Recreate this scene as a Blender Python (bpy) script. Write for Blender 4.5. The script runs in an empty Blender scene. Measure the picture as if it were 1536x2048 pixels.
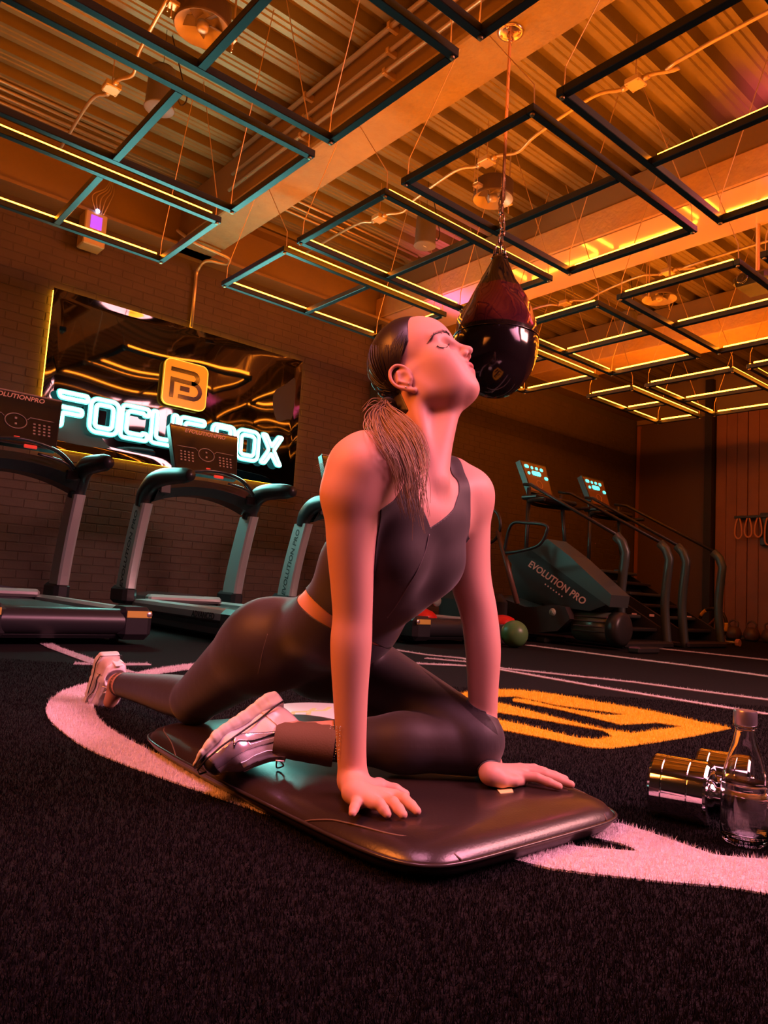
import bpy, bmesh, math, random
import numpy as np
from mathutils import Vector, Matrix, Quaternion

random.seed(7)
rng = np.random.default_rng(7)
SC = bpy.context.scene
COL = SC.collection

# ------------------------------------------------------------------ camera
CF, CYAW, CPITCH, CROLL, CH = 1472.34, 0.867171, 0.104891, 0.0621356, 0.42
_fw = np.array([math.cos(CPITCH)*math.cos(CYAW), math.cos(CPITCH)*math.sin(CYAW), math.sin(CPITCH)])
_r = np.cross(_fw, [0, 0, 1.0]); _r /= np.linalg.norm(_r); _u = np.cross(_r, _fw)
CR = math.cos(CROLL)*_r + math.sin(CROLL)*_u
CU = -math.sin(CROLL)*_r + math.cos(CROLL)*_u
CC = np.array([0, 0, CH])
cam_data = bpy.data.cameras.new('camera')
cam_data.sensor_fit = 'HORIZONTAL'; cam_data.sensor_width = 36.0
cam_data.lens = CF/1536*36.0
cam_data.clip_start = 0.05; cam_data.clip_end = 100
cam_data.dof.use_dof = False
cam = bpy.data.objects.new('camera', cam_data); COL.objects.link(cam)
cam.matrix_world = Matrix(((CR[0], CU[0], -_fw[0], 0), (CR[1], CU[1], -_fw[1], 0), (CR[2], CU[2], -_fw[2], CH), (0, 0, 0, 1)))
SC.camera = cam

def _ray(u, v): return _fw + CR*(u-768)/CF - CU*(v-1024)/CF
def G(u, v, d): return CC + _ray(u, v)*d                      # survey point at a distance
def GZ(u, v, z):
    d = _ray(u, v); return CC + d*(z-CH)/d[2]                 # survey point at a height
def GY(u, v, y):
    d = _ray(u, v); return CC + d*y/d[1]
def GX(u, v, x):
    d = _ray(u, v); return CC + d*x/d[0]
# ------------------------------------------------------------------ world, exposure, lamps
w = bpy.data.worlds.new('world'); SC.world = w; w.use_nodes = True
w.node_tree.nodes['Background'].inputs[0].default_value = (0.9, 0.35, 0.16, 1)
w.node_tree.nodes['Background'].inputs[1].default_value = 0.012
SC.view_settings.view_transform = 'Standard'; SC.view_settings.look = 'None'
SC.view_settings.exposure = 0.0; SC.view_settings.gamma = 1.0
SC.view_settings.use_curve_mapping = False
SC.cycles.max_bounces = 10; SC.cycles.diffuse_bounces = 3; SC.cycles.glossy_bounces = 3
SC.cycles.transmission_bounces = 10; SC.cycles.caustics_reflective = False; SC.cycles.caustics_refractive = False
SC.cycles.sample_clamp_indirect = 4.0

def area(name, loc, target, sx, sy, power, col, spread=math.pi):
    l = bpy.data.lights.new(name, 'AREA'); l.shape = 'RECTANGLE'; l.size = sx; l.size_y = sy
    l.energy = power; l.color = col; l.spread = spread
    o = bpy.data.objects.new(name, l); COL.objects.link(o)
    o.location = loc
    o.rotation_euler = (Vector(target)-Vector(loc)).to_track_quat('-Z', 'Y').to_euler()
    return o
area('pink_wash', (3.1, -1.5, 3.0), (1.3, 1.1, .2), 2.2, 1.4, 84, (1, .32, .46), math.radians(86))
area('pink_top', (.0, .2, 3.2), (.7, 1.5, 0), 1.4, 1.2, 19, (1, .33, .52), math.radians(80))
area('warm_far', (5.6, -1.2, 3.4), (3.6, 2.6, 0), 1.8, 1.2, 110, (1, .40, .36), math.radians(100))
area('pink_beam_fill', (5.95, 1.5, 2.7), (5.95, 1.7, 3.75), 1.2, .3, 26, (1, .10, .34), math.radians(50))  # added unseen lamp, turns the glossy sheet above it pink
area('pink_beam_fill', (5.95, 5.9, 2.9), (5.95, 5.7, 3.75), 1.4, .3, 14, (1, .10, .34), math.radians(50))  # second added lamp, no fixture, same pink at the beam's far end
area('neon_spill', (3.1, 6.75, 1.88), (2.4, 1.0, 1.0), 2.3, .32, 36, (.25, .95, .85))
area('amber_side', (-.9, 1.5, 1.9), (.9, 1.2, .5), 1.2, .8, 24, (1, .22, .03), math.radians(90))
# ------------------------------------------------------------------ helpers
MATS = {}
def mat(name, col, rough=0.5, metal=0.0, emit=None, es=0.0, bump=None, vary=None, coat=0.0, spec=0.5, trans=0.0, ior=1.45, sheen=0.0, sss=0.0):
    """bump=(scale, strength, distance[, detail]); vary=(scale, second colour, contrast)"""
    if name in MATS: return MATS[name]
    m = bpy.data.materials.new(name); m.use_nodes = True
    nt = m.node_tree; b = nt.nodes['Principled BSDF']
    b.inputs['Base Color'].default_value = (*col, 1); b.inputs['Roughness'].default_value = rough
    b.inputs['Metallic'].default_value = metal
    b.inputs['Specular IOR Level'].default_value = spec
    b.inputs['Coat Weight'].default_value = coat; b.inputs['Coat Roughness'].default_value = 0.08
    b.inputs['Transmission Weight'].default_value = trans; b.inputs['IOR'].default_value = ior
    b.inputs['Sheen Weight'].default_value = sheen
    if sss: b.inputs['Subsurface Weight'].default_value = sss; b.inputs['Subsurface Scale'].default_value = 0.01
    if emit:
        b.inputs['Emission Color'].default_value = (*emit, 1); b.inputs['Emission Strength'].default_value = es
    if bump or vary:
        tc = nt.nodes.new('ShaderNodeTexCoord')
    if bump:
        n = nt.nodes.new('ShaderNodeTexNoise'); n.inputs['Scale'].default_value = bump[0]; n.inputs['Detail'].default_value = bump[3] if len(bump) > 3 else 4
        bn = nt.nodes.new('ShaderNodeBump'); bn.inputs['Strength'].default_value = bump[1]; bn.inputs['Distance'].default_value = bump[2]
        nt.links.new(tc.outputs['Object'], n.inputs['Vector']); nt.links.new(n.outputs['Fac'], bn.inputs['Height']); nt.links.new(bn.outputs[0], b.inputs['Normal'])
    if vary:
        n = nt.nodes.new('ShaderNodeTexNoise'); n.inputs['Scale'].default_value = vary[0]; n.inputs['Detail'].default_value = 5
        r = nt.nodes.new('ShaderNodeValToRGB'); r.color_ramp.elements[0].position = 0.5-0.5*vary[2]; r.color_ramp.elements[1].position = 0.5+0.5*vary[2]
        r.color_ramp.elements[0].color = (*col, 1); r.color_ramp.elements[1].color = (*vary[1], 1)
        nt.links.new(tc.outputs['Object'], n.inputs['Vector']); nt.links.new(n.outputs['Fac'], r.inputs[0]); nt.links.new(r.outputs[0], b.inputs['Base Color'])
    MATS[name] = m
    return m

def _n(v): v = np.array(v, float); return v/np.linalg.norm(v)
def tag(o, label=None, cat=None, group=None, kind=None):
    if label: o['label'] = label
    if cat: o['category'] = cat
    if group: o['group'] = group
    if kind: o['kind'] = kind
    return o

def empty(name, loc=(0, 0, 0), label=None, cat=None, group=None, rz=0.0, parent=None):
    o = bpy.data.objects.new(name, None); COL.objects.link(o)
    o.location = loc; o.rotation_euler = (0, 0, rz); o.empty_display_size = 0.05
    tag(o, label, cat, group)
    if parent: o.parent = parent
    return o

def mesh_obj(name, V, F, m, parent=None, smooth=True):
    me = bpy.data.meshes.new(name)
    V = np.asarray(V, dtype=np.float64)
    me.from_pydata(V.tolist() if len(V) < 20000 else V, [], F if not isinstance(F, np.ndarray) else F.tolist())
    for x in (m if isinstance(m, (list, tuple)) else [m]): me.materials.append(x)
    if smooth: me.polygons.foreach_set('use_smooth', [True]*len(me.polygons))
    me.update()
    o = bpy.data.objects.new(name, me); COL.objects.link(o)
    if parent: o.parent = parent
    return o

class MB:
    """collects shapes that belong to ONE part"""
    def __init__(s): s.V = []; s.F = []; s.M = []; s.mi = 0
    def add(s, V, F):
        n = len(s.V); s.V.extend([tuple(map(float, v)) for v in V]); s.F.extend([tuple(int(i)+n for i in f) for f in F]); s.M.extend([s.mi]*len(F)); return s
    def box(s, lo, hi, M=None, bev=0.0):
        (x0, y0, z0), (x1, y1, z1) = lo, hi
        if bev > 0:
            b = min(bev, .49*abs(x1-x0), .49*abs(y1-y0), .49*abs(z1-z0)); V = []; 
            cx, cy, cz = (x0+x1)/2, (y0+y1)/2, (z0+z1)/2; hx, hy, hz = (x1-x0)/2, (y1-y0)/2, (z1-z0)/2
            idx = {}
            for a in (-1, 1):
                for c in (-1, 1):
                    for d in (-1, 1):
                        for ax in range(3):
                            p = [a*(hx-b), c*(hy-b), d*(hz-b)]
                            p[ax] = (a*hx, c*hy, d*hz)[ax]
                            idx[(a, c, d, ax)] = len(V); V.append((cx+p[0], cy+p[1], cz+p[2]))
            F = []
            for ax in range(3):
                for sgn in (-1, 1):
                    q = []
                    for (a, c) in ((-1, -1), (1, -1), (1, 1), (-1, 1)):
                        k = [a, c]; k.insert(ax, sgn); q.append(idx[(*k, ax)])
                    if (sgn < 0) != (ax == 1): q = q[::-1]
                    F.append(q)
            for ax in range(3):
                o1, o2 = [i for i in range(3) if i != ax]
                for a in (-1, 1):
                    for c in (-1, 1):
                        def kk(e):
                            k = [0, 0, 0]; k[ax] = e; k[o1] = a; k[o2] = c; return tuple(k)
                        F.append([idx[(*kk(-1), o1)], idx[(*kk(-1), o2)], idx[(*kk(1), o2)], idx[(*kk(1), o1)]])
            for a in (-1, 1):
                for c in (-1, 1):
                    for d in (-1, 1): F.append([idx[(a, c, d, 0)], idx[(a, c, d, 1)], idx[(a, c, d, 2)]])
        else:
            V = [(x, y, z) for z in (z0, z1) for y in (y0, y1) for x in (x0, x1)]
            F = [(0, 2, 3, 1), (4, 5, 7, 6), (0, 1, 5, 4), (2, 6, 7, 3), (0, 4, 6, 2), (1, 3, 7, 5)]
        if M is not None: V = [tuple(M @ Vector(v)) for v in V]
        return s.add(V, F)
    def tube(s, pts, r, n=8, closed=False, cap=True, flat=1.0, up=None):
        P = [np.array(p, float) for p in pts]; N = len(P)
        R = r if hasattr(r, '__len__') else [r]*N
        V = []; F = []; nrm = None
        for i in range(N):
            if closed: t = P[(i+1) % N]-P[i-1]
            else: t = P[min(i+1, N-1)]-P[max(i-1, 0)]
            t = t/(np.linalg.norm(t)+1e-12)
            if nrm is None:
                a = np.array(up, float) if up is not None else (np.array([0, 0, 1.0]) if abs(t[2]) < .9 else np.array([1.0, 0, 0]))
                nrm = a - t*(a@t)
            else: nrm = nrm - t*(nrm@t)
            nrm = nrm/(np.linalg.norm(nrm)+1e-12); b = np.cross(t, nrm)
            for k in range(n):
                an = 2*math.pi*k/n + (math.pi/4 if n == 4 else 0)
                V.append(P[i]+R[i]*(math.cos(an)*nrm*flat+math.sin(an)*b))
        for i in range(N if closed else N-1):
            j = (i+1) % N
            for k in range(n): F.append((i*n+k, i*n+(k+1) % n, j*n+(k+1) % n, j*n+k))
        if cap and not closed: F.append(tuple(range(n))[::-1]); F.append(tuple((N-1)*n+k for k in range(n)))
        return s.add(V, F)
    def lathe(s, prof, n=32, M=None, cap=True):
        V = []; F = []; m = len(prof)
        for (r, z) in prof:
            for k in range(n): a = 2*math.pi*k/n; V.append((r*math.cos(a), r*math.sin(a), z))
        for i in range(m-1):
            for k in range(n): F.append((i*n+k, i*n+(k+1) % n, (i+1)*n+(k+1) % n, (i+1)*n+k))
        if cap:
            if prof[0][0] > 1e-5: F.append(tuple(range(n))[::-1])
            if prof[-1][0] > 1e-5: F.append(tuple((m-1)*n+k for k in range(n)))
        if M is not None: V = [tuple(M @ Vector(v)) for v in V]
        return s.add(V, F)
    def prism(s, poly, axis, a, b):
        """polygon of 2D points pushed along an axis from a to b"""
        def p3(q, w):
            p = list(q); p.insert(axis, w); return p
        n = len(poly); V = [p3(q, a) for q in poly]+[p3(q, b) for q in poly]
        ar = sum(poly[i][0]*poly[(i+1) % n][1]-poly[(i+1) % n][0]*poly[i][1] for i in range(n))
        flip = (ar < 0) != (axis == 1) != (b < a)
        F = [tuple(range(n))[::-1], tuple(range(n, 2*n))]+[(i, (i+1) % n, n+(i+1) % n, n+i) for i in range(n)]
        if flip: F = [f[::-1] for f in F]
        return s.add(V, F)
    def build(s, name, m, parent=None, smooth=False, M=None):
        V = s.V if M is None else [tuple(M @ Vector(v)) for v in s.V]
        o = mesh_obj(name, V, s.F, m, parent, smooth)
        if isinstance(m, (list, tuple)): o.data.polygons.foreach_set('material_index', s.M)
        return o

def autosmooth(o, ang=35):
    me = o.data
    me.polygons.foreach_set('use_smooth', [True]*len(me.polygons))
    bm = bmesh.new(); bm.from_mesh(me)
    ca = math.radians(ang)
    for e in bm.edges:
        if len(e.link_faces) == 2 and e.calc_face_angle(0) > ca: e.smooth = False
    bm.to_mesh(me); bm.free(); return o

def copy_tree(o, parent=None, loc=None):
    c = o.copy(); COL.objects.link(c)
    if parent is not None: c.parent = parent
    if loc is not None: c.location = loc
    for ch in list(o.children): copy_tree(ch, c)
    return c

def spline(P, n):
    """Catmull-Rom through points, n samples per span"""
    P = [np.array(p, float) for p in P]; out = []
    for i in range(len(P)-1):
        p0 = P[max(i-1, 0)]; p1 = P[i]; p2 = P[i+1]; p3 = P[min(i+2, len(P)-1)]
        for k in range(n):
            t = k/n
            out.append(.5*((2*p1)+(-p0+p2)*t+(2*p0-5*p1+4*p2-p3)*t*t+(-p0+3*p1-3*p2+p3)*t**3))
    out.append(P[-1]); return out
def text_mesh(txt, size, ext, m, name, parent=None, M=None, align='CENTER', shear=0.0, spacing=1.0, bold=.02):
    c = bpy.data.curves.new(name, 'FONT'); c.body = txt; c.size = size; c.extrude = ext; c.align_x = align; c.align_y = 'CENTER'
    c.shear = shear; c.offset = size*bold; c.space_character = spacing; c.resolution_u = 3
    t = bpy.data.objects.new(name+'_tmp', c); COL.objects.link(t)
    bpy.context.view_layer.update()
    me = bpy.data.meshes.new_from_object(t.evaluated_get(bpy.context.evaluated_depsgraph_get()))
    bpy.data.objects.remove(t); bpy.data.curves.remove(c)
    if M is not None: me.transform(M)
    me.name = name; me.materials.clear(); me.materials.append(m)
    o = bpy.data.objects.new(name, me); COL.objects.link(o)
    if parent: o.parent = parent
    return o
# ------------------------------------------------------------------ implicit surface modelling (for the figure, shoes)
def smin(a, b, k):
    h = np.maximum(k-np.abs(a-b), 0)/k
    return np.minimum(a, b)-h*h*k*.25
def smax(a, b, k): return -smin(-a, -b, k)
def _n(v): v = np.array(v, float); return v/np.linalg.norm(v)

def cap(a, b, ra, rb, k=.01, sub=False):
    return dict(t='cap', a=np.array(a, float), b=np.array(b, float), ra=ra, rb=rb, k=k, sub=sub)
def ecap(a, b, ra, rb, lat, k=.02, sub=False):
    a = np.array(a, float); b = np.array(b, float); ax = _n(b-a); l = np.array(lat, float); l = _n(l-ax*(l@ax)); f = np.cross(ax, l)
    return dict(t='ecap', a=a, b=b, ra=ra, rb=rb, l=l, f=f, ax=ax, L=np.linalg.norm(b-a), k=k, sub=sub)
def ell(c, r, R=None, k=.01, sub=False):
    R = np.eye(3) if R is None else np.array(R, float)          # rows: local axes
    return dict(t='ell', c=np.array(c, float), r=r, R=R, k=k, sub=sub)
def chain(pts, rs, k=.006):
    return [cap(pts[i], pts[i+1], rs[i], rs[i+1], k) for i in range(len(pts)-1)]

def peval(p, X, Y, Z):
    if p['t'] == 'cap':
        a, b = p['a'], p['b']; d = b-a; L2 = d@d+1e-12
        x, y, z = X-a[0], Y-a[1], Z-a[2]
        t = np.clip((x*d[0]+y*d[1]+z*d[2])/L2, 0, 1)
        return np.sqrt((x-t*d[0])**2+(y-t*d[1])**2+(z-t*d[2])**2)-(p['ra']+(p['rb']-p['ra'])*t)
    if p['t'] == 'ecap':
        a = p['a']; x, y, z = X-a[0], Y-a[1], Z-a[2]
        s = x*p['ax'][0]+y*p['ax'][1]+z*p['ax'][2]
        t = np.clip(s/p['L'], 0, 1); o = s-t*p['L']
        l = x*p['l'][0]+y*p['l'][1]+z*p['l'][2]; f = x*p['f'][0]+y*p['f'][1]+z*p['f'][2]
        rl = p['ra'][0]+(p['rb'][0]-p['ra'][0])*t; rf = p['ra'][1]+(p['rb'][1]-p['ra'][1])*t; rm = np.minimum(rl, rf)
        q = np.sqrt((l/rl)**2+(f/rf)**2+(o/rm)**2)+1e-9
        g = np.sqrt((l/rl**2)**2+(f/rf**2)**2+(o/rm**2)**2)+1e-9
        return q*(q-1)/g
    c = p['c']; x, y, z = X-c[0], Y-c[1], Z-c[2]; R = p['R']; r = p['r']
    u = R[0, 0]*x+R[0, 1]*y+R[0, 2]*z; v = R[1, 0]*x+R[1, 1]*y+R[1, 2]*z; w_ = R[2, 0]*x+R[2, 1]*y+R[2, 2]*z
    q = np.sqrt((u/r[0])**2+(v/r[1])**2+(w_/r[2])**2)+1e-9
    g = np.sqrt((u/r[0]**2)**2+(v/r[1]**2)**2+(w_/r[2]**2)**2)+1e-9
    return q*(q-1)/g
def pbox(p):
    if p['t'] == 'cap': r = max(p['ra'], p['rb']); lo = np.minimum(p['a'], p['b'])-r; hi = np.maximum(p['a'], p['b'])+r
    elif p['t'] == 'ecap': r = max(*p['ra'], *p['rb']); lo = np.minimum(p['a'], p['b'])-r; hi = np.maximum(p['a'], p['b'])+r
    else: r = max(p['r']); lo = p['c']-r; hi = p['c']+r
    return lo, hi
def field_at(prims, P):
    """field of a primitive list at points (n, 3)"""
    D = np.full(len(P), 1.0)
    for p in prims:
        d = peval(p, P[:, 0], P[:, 1], P[:, 2])
        D = smax(D, -d, p['k']) if p['sub'] else smin(D, d, p['k'])
    return D
def group_grid(prims, ax):
    lo = np.min([pbox(p)[0]-p['k'] for p in prims if not p['sub']], 0)-.03; hi = np.max([pbox(p)[1]+p['k'] for p in prims if not p['sub']], 0)+.03
    s = [slice(max(np.searchsorted(ax[i], lo[i])-1, 0), np.searchsorted(ax[i], hi[i])+1) for i in range(3)]
    A = [ax[i][s[i]] for i in range(3)]
    D = np.full([len(a) for a in A], .5, np.float32)
    for p in prims:
        lo, hi = pbox(p); m = p['k']+.02
        q = [slice(max(np.searchsorted(A[i], lo[i]-m)-1, 0), np.searchsorted(A[i], hi[i]+m)+1) for i in range(3)]
        d = peval(p, A[0][q[0]][:, None, None], A[1][q[1]][None, :, None], A[2][q[2]][None, None, :]).astype(np.float32)
        v = D[q[0], q[1], q[2]]
        D[q[0], q[1], q[2]] = smax(v, -d, p['k']) if p['sub'] else smin(v, d, p['k'])
    return s, A, D
def nets(D, ax):
    S = D < 0
    nx, ny, nz = D.shape
    c = S[:-1, :-1, :-1].astype(np.int8)
    tot = np.zeros((nx-1, ny-1, nz-1), np.int8)
    for i in (0, 1):
        for j in (0, 1):
            for k in (0, 1): tot += S[i:nx-1+i, j:ny-1+j, k:nz-1+k]
    act = (tot > 0) & (tot < 8); I, J, K = np.nonzero(act)
    idx = np.full(act.shape, -1, np.int32); idx[I, J, K] = np.arange(len(I))
    pos = np.zeros((len(I), 3)); cnt = np.zeros(len(I))
    for a in range(3):
        for b in (0, 1):
            for c_ in (0, 1):
                o = [0, 0, 0]; o1, o2 = [t for t in range(3) if t != a]; o[o1] = b; o[o2] = c_
                e = list(o); e[a] = 1
                i0, j0, k0 = I+o[0], J+o[1], K+o[2]; i1, j1, k1 = I+e[0], J+e[1], K+e[2]
                d0 = D[i0, j0, k0]; d1 = D[i1, j1, k1]; m = (d0 < 0) != (d1 < 0)
                t = np.where(m, d0/(d0-d1+1e-20), 0)
                p0 = np.stack([ax[0][i0], ax[1][j0], ax[2][k0]], 1); p1 = np.stack([ax[0][i1], ax[1][j1], ax[2][k1]], 1)
                pos += np.where(m[:, None], p0+(p1-p0)*t[:, None], 0); cnt += m
    pos /= cnt[:, None]
    Q = []
    # x edges
    for a in range(3):
        o1, o2 = (a+1) % 3, (a+2) % 3
        lo = [slice(None)]*3; hi = [slice(None)]*3
        for t in (o1, o2): lo[t] = slice(1, -1); hi[t] = slice(1, -1)
        lo[a] = slice(0, -1); hi[a] = slice(1, None)
        s0 = S[tuple(lo)]; s1 = S[tuple(hi)]
        m = np.nonzero(s0 != s1); fl = s0[m]
        base = [m[0].copy(), m[1].copy(), m[2].copy()]
        base[o1] += 1; base[o2] += 1
        def cell(d1, d2):
            b = [base[0].copy(), base[1].copy(), base[2].copy()]; b[o1] -= d1; b[o2] -= d2; return idx[b[0], b[1], b[2]]
        q = np.stack([cell(0, 0), cell(1, 0), cell(1, 1), cell(0, 1)], 1)
        q = np.where(fl[:, None], q, q[:, ::-1]); Q.append(q)
    Q = np.concatenate(Q); Q = Q[(Q >= 0).all(1)]
    return pos, Q
def relax(V, Q, n=1, lam=.5, mask=None):
    E = np.concatenate([Q[:, [0, 1]], Q[:, [1, 2]], Q[:, [2, 3]], Q[:, [3, 0]]])
    for _ in range(n):
        acc = np.zeros_like(V); cnt = np.zeros(len(V))
        for a in (0, 1):
            for t in range(3): acc[:, t] += np.bincount(E[:, a], V[E[:, 1-a], t], len(V))
            cnt += np.bincount(E[:, a], minlength=len(V))
        T = V+lam*(acc/np.maximum(cnt, 1)[:, None]-V)
        V = T if mask is None else np.where(mask[:, None], T, V)
    return V
def vnormals(V, Q):
    n = np.cross(V[Q[:, 2]]-V[Q[:, 0]], V[Q[:, 3]]-V[Q[:, 1]]); N = np.zeros_like(V)
    for c in range(4):
        for t in range(3): N[:, t] += np.bincount(Q[:, c], n[:, t], len(V))
    return N/(np.linalg.norm(N, axis=1)[:, None]+1e-12)
def shell(V, Q, N, g, off, rim=.004):
    """clothing cut from the body surface where g > 0, lifted by off, with a turned-in hem"""
    keepq = (g[Q] > -.02).all(1) & (g[Q] > 0).any(1); q = Q[keepq]
    T = np.concatenate([q[:, [0, 1, 2]], q[:, [0, 2, 3]]])
    pos = g[T] > 0; full = T[pos.all(1)]; mix = T[pos.any(1) & ~pos.all(1)]
    VV = list(V+N*(off if np.isscalar(off) else off[:, None])); tris = full.tolist(); cut = {}; NN = {}; bnd = []
    offa = np.full(len(V), off) if np.isscalar(off) else off
    def cv(a, b):
        k = (a, b) if a < b else (b, a)
        if k not in cut:
            a, b = k; t = g[a]/(g[a]-g[b]); n = N[a]+(N[b]-N[a])*t
            cut[k] = len(VV); VV.append(V[a]+(V[b]-V[a])*t+n*(offa[a]+(offa[b]-offa[a])*t)); NN[cut[k]] = n
        return cut[k]
    for t in mix.tolist():
        for _ in range(3):
            s = [g[i] > 0 for i in t]
            if s == [True, False, False] or s == [True, True, False]: break
            t = t[1:]+t[:1]
        a, b, c = t
        if s[1]: e, f = cv(b, c), cv(a, c); tris += [[a, b, e], [a, e, f]]; bnd.append((e, f))
        else: e, f = cv(a, b), cv(a, c); tris.append([a, e, f]); bnd.append((e, f))
    low = {}
    def dn(i):
        if i not in low: low[i] = len(VV); VV.append(VV[i]-NN[i]*rim)
        return low[i]
    for e, f in bnd: a, b = dn(e), dn(f); tris += [[e, a, b], [e, b, f]]
    VV = np.array(VV); T = np.array(tris); used = np.unique(T); mp = np.full(len(VV), -1); mp[used] = np.arange(len(used))
    return VV[used], mp[T]
# ------------------------------------------------------------------ room
WY, RX, DECK = 7.0, 11.8, 4.26
brick_m = mat('painted_brick', (.075, .052, .042), .6, bump=(25, .5, .004), vary=(3, (.10, .07, .055), .5), spec=.3)
joint_m = mat('wall_joint', (.075, .055, .044), .8, bump=(25, .4, .003))
steel_m = mat('painted_steel', (.20, .13, .06), .55, bump=(6, .15, .01), vary=(1.2, (.27, .18, .09), .6))
deck_m = mat('galvanised_deck', (.32, .25, .10), .42, .35, bump=(14, .25, .006), vary=(2.2, (.18, .13, .055), .7))
conc_m = mat('fireproofed_beam', (.36, .26, .11), .8, bump=(18, .9, .012, 8), vary=(5, (.26, .18, .08), .6))
turf_m = mat('black_turf', (.007, .006, .0065), .9, bump=(260, .8, .006), vary=(60, (.014, .012, .013), .5), spec=.15)

m = MB(); m.box((-3.2, -4.2, -.12), (12.2, 7.3, 0)); floor = m.build('floor', turf_m); tag(floor, kind='structure')
# mirror wall of painted brick
m = MB(); m.box((-3.2, WY+.02, 0), (12.2, WY+.3, 4.4)); wall_back = m.build('wall_back', joint_m); tag(wall_back, kind='structure')
def brick_mesh(w_, h_, d_):
    b = MB(); b.box((-w_/2, -d_, -h_/2), (w_/2, .012, h_/2), None, .004); return b
bw, bh = .212, .072; px_, pz_ = .218, .078
bmesh_ = brick_mesh(bw, bh, .003)
proto_me = None; rs = np.random.default_rng(11)
bricks = []; stuff = MB()
for r in range(int(3.66/pz_)):
    z = .045+r*pz_
    for c in range(int(14.6/px_)):
        x = -2.7+c*px_+(px_/2 if r % 2 else 0)
        if x > 11.7: continue
        if 1.95 < x < 4.4 and 1.62 < z < 2.85: continue          # behind the panel
        d = math.hypot(x, WY); vis = (.9 < x < 4.9 and .25 < z < 1.5)
        bricks.append((0 if vis else 1, abs(x-2.6)+abs(z-.9)*.9, x, z))
bricks.sort(); n_ = 0
for v, _, x, z in bricks:
    dx, dy, dz = rs.normal(0, .0015), rs.uniform(-.002, .0015), rs.normal(0, .001)
    if n_ < 300:
        if proto_me is None:
            o = brick_mesh(bw, bh, .003).build('brick', brick_m, wall_back); proto_me = o.data
        else: o = bpy.data.objects.new('brick', proto_me); COL.objects.link(o); o.parent = wall_back
        o.location = (x+dx, WY+.02+dy, z+dz); n_ += 1
    else:
        stuff.add([(a+x+dx, b+WY+.02+dy, c_+z+dz) for a, b, c_ in bmesh_.V], bmesh_.F)
o = stuff.build('brickwork', brick_m, wall_back); tag(o, kind='stuff')
# steel beam along the top of the brick wall
m = MB(); m.box((-3.2, WY-.05, 3.72), (12.2, WY+.02, 4.3)); m.box((-3.2, WY-.22, 3.70), (12.2, WY+.02, 3.73)); m.box((-3.2, WY-.20, 4.20), (12.2, WY+.02, 4.24))
o = m.build('trim_1', steel_m); tag(o, kind='structure')
# pier where the wall meets the second beam
m = MB(); m.box((5.60, WY-.14, 0), (6.26, WY+.02, 3.70), None, .01); o = m.build('wall_pier', brick_m); tag(o, kind='structure')
# right wall: dark part, post, upright timber boards
dark_m = mat('dark_panel', (.10, .06, .05), .35); wood_m = mat('stained_board', (.20, .075, .045), .5, bump=(3, .2, .01), vary=(2.5, (.28, .11, .06), .6))
m = MB(); m.box((RX, -4.2, 0), (RX+.3, 7.3, 4.4)); wall_right = m.build('wall_right', dark_m); tag(wall_right, kind='structure')
m = MB(); m.box((RX-.03, 5.72, .02), (RX, 6.93, 3.55)); o = m.build('dark_panel', dark_m, wall_right)
m = MB(); m.box((RX-.16, 5.58, 0), (RX, 5.70, 4.2)); o = m.build('trim_2', mat('black_post', (.02, .015, .014), .5)); tag(o, kind='structure')
m = MB(); m.box((RX-.05, 6.93, 0), (RX-.01, 6.99, 3.6)); o = m.build('corner_post', wood_m, wall_right)
y = 5.56; i = 0
while y > -1.6:
    wdt = .17; m = MB(); m.box((RX-.035-.006*(i % 3), y-wdt+.008, .06), (RX+.002, y, 3.62), None, .004); o = m.build('board', wood_m, wall_right); y -= wdt; i += 1
m = MB(); m.box((RX-.05, -4.2, 3.62), (RX+.01, 7, 4.3)); o = m.build('trim_3', steel_m); tag(o, kind='structure')
# walls behind the camera (seen in reflections)
plain_m = mat('plain_wall', (.10, .075, .07), .8)
m = MB(); m.box((-3.4, -4.2, 0), (-3.2, 7.3, 4.4)); tag(m.build('wall_left', plain_m), kind='structure')
m = MB(); m.box((-3.4, -4.4, 0), (12.2, -4.2, 4.4)); tag(m.build('wall_front', plain_m), kind='structure')

# corrugated deck: ribs run along x
m = MB(); m.box((-3.2, -4.2, DECK+.12), (12.2, 7.3, DECK+.2)); ceiling = m.build('ceiling', steel_m); tag(ceiling, kind='structure')
prof = [(0, .085), (.075, .085), (.10, 0), (.135, 0), (.145, .008), (.155, 0), (.19, 0), (.20, .008), (.21, 0), (.26, 0), (.285, .085), (.30, .085)]
def deck_sheet(y0, n):
    b = MB(); P = []
    for k in range(n): P += [(y0+k*.30+a, DECK+h) for a, h in prof[:-1]]
    P.append((y0+n*.30, DECK+.085)); V = [(x, a, h) for a, h in P for x in (-3.2, 12.2)]
    F = [(2*i, 2*i+1, 2*i+3, 2*i+2) for i in range(len(P)-1)]; return b.add(V, F)
yy = -4.1
while yy < 6.9:
    deck_sheet(yy, 3).build('deck_sheet', deck_m, ceiling); yy += .90
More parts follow.
